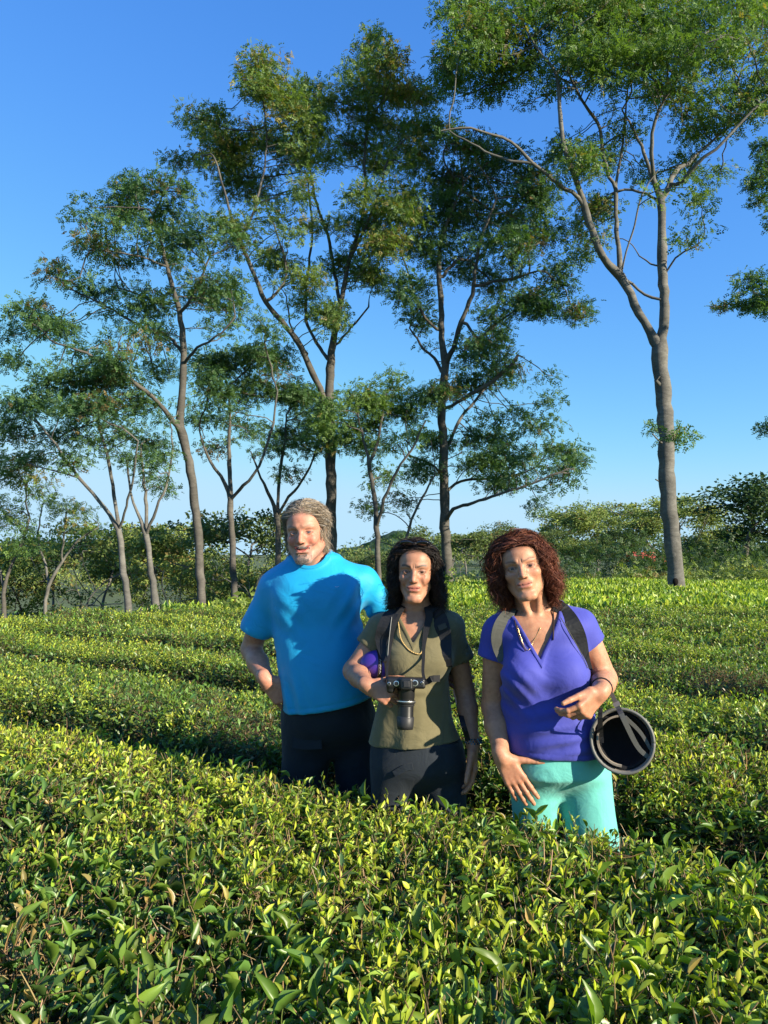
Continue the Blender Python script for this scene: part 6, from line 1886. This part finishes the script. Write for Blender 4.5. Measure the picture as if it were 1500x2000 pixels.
# ------------------------------------------------------------------ things the people carry
def lathe(name, prof, c, axis, mat, root, sides=28, label=None, smooth=True):
    """prof: (distance along axis, radius)"""
    axis = norm(axis); a = norm(np.cross(axis, [.3, .2, .9] if abs(axis[2]) < .9 else [1, 0, 0])); b = np.cross(axis, a)
    ang = np.arange(sides) * math.tau / sides
    V = np.array([c + axis * h + (a * math.cos(t) + b * math.sin(t)) * r for h, r in prof for t in ang])
    n = len(prof); i = np.arange(n - 1)[:, None] * sides; j = np.arange(sides)[None]
    q = np.stack([i + j, i + (j + 1) % sides, i + sides + (j + 1) % sides, i + sides + j], -1).reshape(-1, 4)
    return world_child(name, mesh_np(name, V, [q], mats=[mat], smooth=smooth), root, label=label)
def rbox(c, h, r, R=None, k=.004, op='u'):
    c = np.asarray(c, float); h = np.asarray(h, float)
    def f(P):
        q = P - c
        if R is not None: q = q @ R
        q = np.abs(q) - (h - r)
        return np.linalg.norm(np.maximum(q, 0), axis=1) + np.minimum(q.max(1), 0) - r
    return (f, c, np.linalg.norm(h), op, k)

# ---- camera with a long lens, lens pointing down
CC = W(793, 1333, 2.455)
cam_root = empty("photo_camera", tuple(CC)); tag(cam_root, "black camera with long zoom lens pointing down, held by the middle woman", "camera")
ax = norm(V3(1, -.04, .03)); ld = norm(V3(-.03, -.10, -1)); up_ = np.cross(ax, ld); up_ = norm(up_ if up_[1] < 0 else -up_)
CR = np.stack([ax, up_, ld], -1)
def cl(a, b, c): return CC + CR @ V3(a, b, c)
body_pr = [rbox(cl(0, -.008, 0), (.063, .040, .017), .008, CR), rbox(cl(-.050, -.008, .012), (.013, .036, .020), .010, CR, .008), rbox(cl(.002, .028, .002), (.020, .018, .020), .007, CR, .010)]
sdf_part("camera_body", body_pr, CC - .09, CC + .09, .0025, black_m, cam_root)
S_ = lambda pr: pr
lb = cl(.001, -.008, .014)
grey_b = simple_mat("dark_grey_rubber", (.022, .022, .024), .5, .4)
lathe("lens_barrel", [(0, .0), (0, .030), (.006, .0305), (.012, .0285), (.034, .0285), (.036, .0275), (.044, .0275)], lb, ld, black_m, cam_root)
lathe("lens_collar", [(.044, .0275), (.045, .0315), (.052, .0315), (.053, .0285), (.060, .0285)], lb, ld, grey_b, cam_root)
zr = [(.060, .026)]
for k in range(9): zr += [(.062 + k * .0035, .0262), (.0630 + k * .0035, .0255), (.0645 + k * .0035, .0255)]
lathe("zoom_ring", zr + [(.095, .0262)], lb, ld, black_m, cam_root)
lathe("lens_ring", [(.044, .0318), (.0455, .0321), (.047, .0318)], lb, ld, silver_m, cam_root)
lathe("lens_hood", [(.095, .0262), (.097, .0285), (.124, .0270), (.135, .0250), (.135, .0235), (.112, .0230), (.112, 0)], lb, ld, grey_b, cam_root)
for (px_, r_, h_) in ((-.031, .0088, .0040), (.030, .0100, .0045), (.052, .0048, .0030), (-.054, .0055, .0035)):
    c_ = cl(px_, .031, .0)
    o_ = lathe("dial", [(0, r_), (h_, r_ * .97), (h_ + .0004, r_ * .72)], c_, up_, silver_m, cam_root, 22, smooth=False)
    f_ = lathe("dial_face", [(h_ + .0006, r_ * .74), (h_ + .0008, 0)], c_, up_, black_m, cam_root, 22)
sdf_part("hot_shoe", [rbox(cl(.002, .047, .002), (.010, .0022, .010), .0012, CR)], cl(.002, .047, .002) - .02, cl(.002, .047, .002) + .02, .0016, grey_b, cam_root)
# strap: two strands rise from the camera to the neck, one loose end sticks out to the right
sx = np.array([1.0, -.2, 0])
tr = lambda pts, lift=.008: np.array([trace(x, y, wmid_base, lift) for x, y in pts])
pR = np.vstack([cl(.062, 0, 0)[None], W(826, 1312, 2.50)[None], tr([(827, 1285), (828, 1262), (832, 1232), (838, 1205), (836, 1190)], .010), W(832, 1178, 2.70)[None], W(820, 1170, 2.76)[None]])
ribbon("neck_strap", pR, [.010, .010, .011, .012, .020, .026, .026, .026, .026], .0028, black_rough, cam_root, across=sx)
pL = np.vstack([cl(-.062, 0, -.008)[None], W(756, 1306, 2.52)[None], tr([(760, 1280), (764, 1250), (768, 1225), (778, 1200), (784, 1188)], .007), W(792, 1178, 2.70)[None]])
ribbon("neck_strap", pL, [.008, .008, .009, .012, .018, .022, .024, .024], .0025, black_rough, cam_root, across=sx)
ribbon("strap_end", [cl(.056, 0, .004), cl(.072, .004, -.002), W(842, 1326, 2.44), W(859, 1325, 2.45)], [.014, .018, .021, .021], .003, black_rough, cam_root, across=(0, 0, 1))

# ---- backpacks
pack_m = cloth_material("black_pack_nylon", (.012, .013, .016), .6, .05, .4)
def pack(label, c, h, yaw=0):
    root = empty("backpack", tuple(c)); tag(root, label, "backpack")
    R_ = rotm(yaw, 0, 0)
    sdf_part("pack_body", [rbox(c, h, .055, R_), rbox(c + V3(0, h[1] * .8, -h[2] * .35), (h[0] * .75, .04, h[2] * .45), .03, R_, .01), disp(lambda P: .005 * vnoise(P, 22, 70))], c - (h + .07), c + (h + .07), .011, pack_m, root)
    return root
c1 = W(818, 1300, 2.70) + V3(0, .20, .02)
bp1 = pack("black backpack worn by the middle woman, dark straps over her olive shoulders", c1, V3(.115, .085, .19))
def sh(prims, pts, lift=.006): return np.array([trace(x, y, prims, lift) for x, y in pts])
behind = lambda p, dz=.0: p
q = sh(wmid_base, [(771, 1194), (760, 1207), (750, 1228), (746, 1250), (750, 1275), (754, 1292)])
top = q[0] + V3(.012, .10, .012)
ribbon("shoulder_strap", np.vstack([top[None], q]), [.045, .048, .050, .050, .046, .034, .020], .009, pack_m, bp1, across=sx)
q = sh(wmid_base, [(846, 1190), (856, 1204), (864, 1225), (869, 1250), (872, 1280), (877, 1300)])
top = q[0] + V3(-.012, .10, .012)
ribbon("shoulder_strap", np.vstack([top[None], q]), [.050, .052, .055, .052, .046, .034, .022], .009, pack_m, bp1, across=sx)
q = sh(wmid_base, [(877, 1300), (884, 1330), (892, 1365)], .006)
ribbon("webbing", np.vstack([q, W(902, 1405, 2.62)[None], W(914, 1446, 2.60)[None]]), [.020, .018, .018, .018, .018], .004, black_rough, bp1, across=sx)
tube_obj("piping", sh(wmid_base, [(765, 1205), (762, 1230), (759, 1258), (757, 1285)], .013), .0013, simple_mat("grey_piping", (.22, .22, .21), .6), bp1, 5)
ribbon("buckle", sh(wmid_base, [(862, 1219), (866, 1229)], .014), [.03, .03], .004, black_m, bp1, across=sx)

c2 = W(1062, 1320, 2.55) + V3(0, .21, .02)
bp2 = pack("dark backpack of the auburn-haired woman, one grey and one black strap showing", c2, V3(.135, .09, .20))
grey_strap = cloth_material("grey_strap_mesh", (.085, .085, .072), .85, .1, .2)
q = sh(wr_base, [(998, 1194), (986, 1206), (975, 1224), (970, 1246), (973, 1270), (979, 1292)])
top = q[0] + V3(.016, .10, .014)
ribbon("shoulder_strap", np.vstack([top[None], q]), [.030, .034, .038, .040, .038, .032, .018], .009, grey_strap, bp2, across=(1, 0, .1), label="grey shoulder strap")
ribbon("strap_edge", np.vstack([top[None], q]) + V3(.020, .002, .0), [.010, .010, .010, .010, .010, .010, .008], .008, pack_m, bp2, across=(1, 0, .1))
q = sh(wr_base, [(1086, 1180), (1100, 1193), (1114, 1212), (1126, 1234), (1134, 1256), (1143, 1282), (1151, 1305)])
top = q[0] + V3(-.010, .10, .012)
ribbon("shoulder_strap", np.vstack([top[None], q]), [.034, .040, .048, .052, .050, .044, .026, .016], .010, pack_m, bp2, across=(1, 0, .35), label="black shoulder strap")
tube_obj("piping", sh(wr_base, [(1095, 1206), (1108, 1228), (1122, 1252), (1136, 1278), (1148, 1305)], .011), .0014, grey_strap, bp2, 5)
q = sh(wr_base, [(1151, 1305), (1158, 1330)], .004)
ribbon("webbing", np.vstack([q, W(1162, 1360, 2.50)[None]]), [.018, .018, .018], .004, black_rough, bp2, across=sx)

# ---- grey helmet hanging from the right woman's wrist, its opening towards the viewer
HC = W(1215, 1447, 2.37); ha = norm(V3(.30, .93, -.16))
hx_ = norm(np.cross(ha, [0, 0, 1])); hx_ = hx_ if hx_[0] > 0 else -hx_; hz_ = np.cross(hx_, ha); HR = np.stack([hx_, ha, hz_], -1)
helm = empty("helmet", tuple(HC)); tag(helm, "grey helmet with dark lining hanging by its strap from the right woman's wrist", "helmet", None)
shell_m = simple_mat("grey_helmet_shell", (.22, .20, .175), .45, .5, var=.08, vscale=30)
foam_m = simple_mat("black_foam", (.012, .012, .014), .9, .2, bump=.5, bscale=200)
pad_m = cloth_material("beige_liner", (.24, .20, .155), .9, .1, .3)
op_f = lambda P: -((P - HC) @ ha)
sdf_part("shell", [el(HC, (.097, .135, .100), .004, 'u', HR), el(HC - ha * .004, (.088, .126, .091), .003, 's', HR), fn(op_f, 'i', .003)], HC - V3(.12, .06, .12), HC + V3(.16, .17, .12), .0042, shell_m, helm)
sdf_part("lining", [el(HC + ha * .010, (.0865, .120, .0895), .004, 'u', HR), el(HC, (.076, .105, .079), .003, 's', HR), fn(lambda P: -((P - HC - ha * .016) @ ha), 'i', .003), disp(lambda P: .0015 * vnoise(P, 90, 77))], HC - V3(.12, .06, .12), HC + V3(.16, .17, .12), .0045, foam_m, helm)
rim = [HC + HR @ V3(.0945 * math.cos(t), 0, .0975 * math.sin(t)) for t in np.linspace(0, math.tau, 41)]
tube_obj("rim", rim, .0050, simple_mat("rim_edging", (.15, .145, .13), .6), helm, 8)
def arc(t0, t1, rr, dep, w, name, mat):
    pts = [HC + HR @ V3(rr * math.cos(t), dep, rr * 1.03 * math.sin(t)) for t in np.linspace(t0, t1, 12)]
    return ribbon(name, pts, w, .006, mat, helm, across=ha)
arc(math.radians(160), math.radians(268), .0745, .014, .034, "brow_pad", pad_m)
arc(math.radians(98), math.radians(150), .0735, .014, .030, "brow_pad", pad_m)
web = simple_mat("grey_webbing", (.10, .10, .095), .7, .3, bump=.4, bscale=700)
wp = wr_wL * .72 + wr_eL * .28 + V3(.028, -.012, -.014)
j = W(1217, 1402, 2.33)
ribbon("chin_strap", [wp, wp * .5 + j * .5 + V3(.002, 0, -.004), j, HC + HR @ V3(.045, -.006, -.012), HC + HR @ V3(.078, .008, -.045)], [.013, .015, .016, .015, .013], .0025, web, helm, across=(.85, -.2, .5))
ribbon("chin_strap", [j + V3(.004, 0, .004), HC + HR @ V3(.055, -.004, .030), HC + HR @ V3(.086, .010, -.022)], [.012, .011, .010], .0022, web, helm, across=(.85, -.2, .5))
ribbon("buckle", [wp * .62 + j * .38, wp * .48 + j * .52], [.020, .020], .006, simple_mat("grey_buckle", (.20, .20, .20), .35, .5), helm, across=(.85, -.2, .5))
k0 = wr_wL + V3(-.005, -.02, -.045)
ribbon("side_strap", [k0, W(1172, 1402, 2.32), HC + HR @ V3(-.066, .004, .018), HC + HR @ V3(-.062, .012, -.012)], [.010, .014, .018, .012], .003, black_rough, helm, across=(.8, -.3, .4))

# ---- purple helmet tucked under the middle woman's arm
PC = W(750, 1297, 2.665); pa = norm(V3(-1, -.22, .03)); pz = norm(np.cross(pa, V3(0, 1, 0))); pz = pz if pz[2] > 0 else -pz; py_ = np.cross(pz, pa); PR_ = np.stack([pa, py_, pz], -1)
ph = empty("helmet", tuple(PC)); tag(ph, "small purple helmet tucked under the middle woman's bent arm", "helmet")
purple = simple_mat("purple_paint", (.055, .025, .26), .35, .5)
sdf_part("shell", [el(PC, (.088, .060, .056), .004, 'u', PR_), el(PC, (.080, .053, .049), .003, 's', PR_), fn(lambda P: -((P - PC) @ pa), 'i', .003)], PC - .11, PC + .11, .0038, purple, ph)
tube_obj("rim", [PC + PR_ @ V3(0, .0590 * math.cos(t), .0552 * math.sin(t)) for t in np.linspace(0, math.tau, 33)], .0028, simple_mat("beige_edging", (.45, .33, .24), .7), ph, 6)
bt = .026; sc_ = math.sqrt(1 - (bt / .088) ** 2)
bandp = [PC + PR_ @ V3(bt, .0608 * sc_ * math.cos(t), .0568 * sc_ * math.sin(t)) for t in np.linspace(0, math.tau, 41)]
ribbon("dark_band", bandp, .014, .0015, simple_mat("brown_band", (.035, .022, .018), .6), ph, across=pa)
scr = []
for k in range(15):
    t = math.radians(-118 + 0) ; zf = -.026 + k * .0036
    yf = -math.sqrt(max(1e-6, 1 - (zf / .0568) ** 2)) * .0622 * sc_
    scr.append(PC + PR_ @ V3(bt + .0028 * math.sin(k * 2.3), yf if py_[1] > 0 else -yf, zf))
tube_obj("script_lettering", scr, .0007, simple_mat("pale_print", (.5, .5, .52), .6), ph, 4, .003)

# ---- sunglasses pushed up into the middle woman's hair
g = wmid_H
sg = empty("sunglasses", tuple(g.w(0, -.08, .105))); tag(sg, "dark sunglasses pushed up on the middle woman's hair", "sunglasses")
lens_m = simple_mat("dark_lens", (.006, .006, .008), .06, .8)
for s_ in (1, -1):
    sdf_part("lens", [el(g.w(s_ * .033, -.072, .108), V3(.026, .016, .007) * g.s, .003, 'u', g.R @ rotm(0, math.radians(-38), 0))], g.w(s_ * .033, -.072, .108) - .04, g.w(s_ * .033, -.072, .108) + .04, .0025, lens_m, sg)
    tube_obj("temple", [g.w(s_ * .060, -.070, .104), g.w(s_ * .088, -.035, .090), g.w(s_ * .098, .02, .060)], .0018, black_m, sg, 6)
tube_obj("bridge", [g.w(-.010, -.084, .108), g.w(0, -.087, .111), g.w(.010, -.084, .108)], .0018, black_m, sg, 6)

if 'TREES' not in globals(): TREES = [cam_root]
# dark lump painting in the shade of a hole at the foot of the big pale trunk
tr_root = TREES[0]
hp_ = W(1319, 1136, 19.74)
sdf_part("hole_shade_lump", [el(hp_, (.075, .06, .10), .01)], hp_ - .2, hp_ + .2, .02, simple_mat("hole_shade_paint", (.012, .010, .009), .95, .1), tr_root)
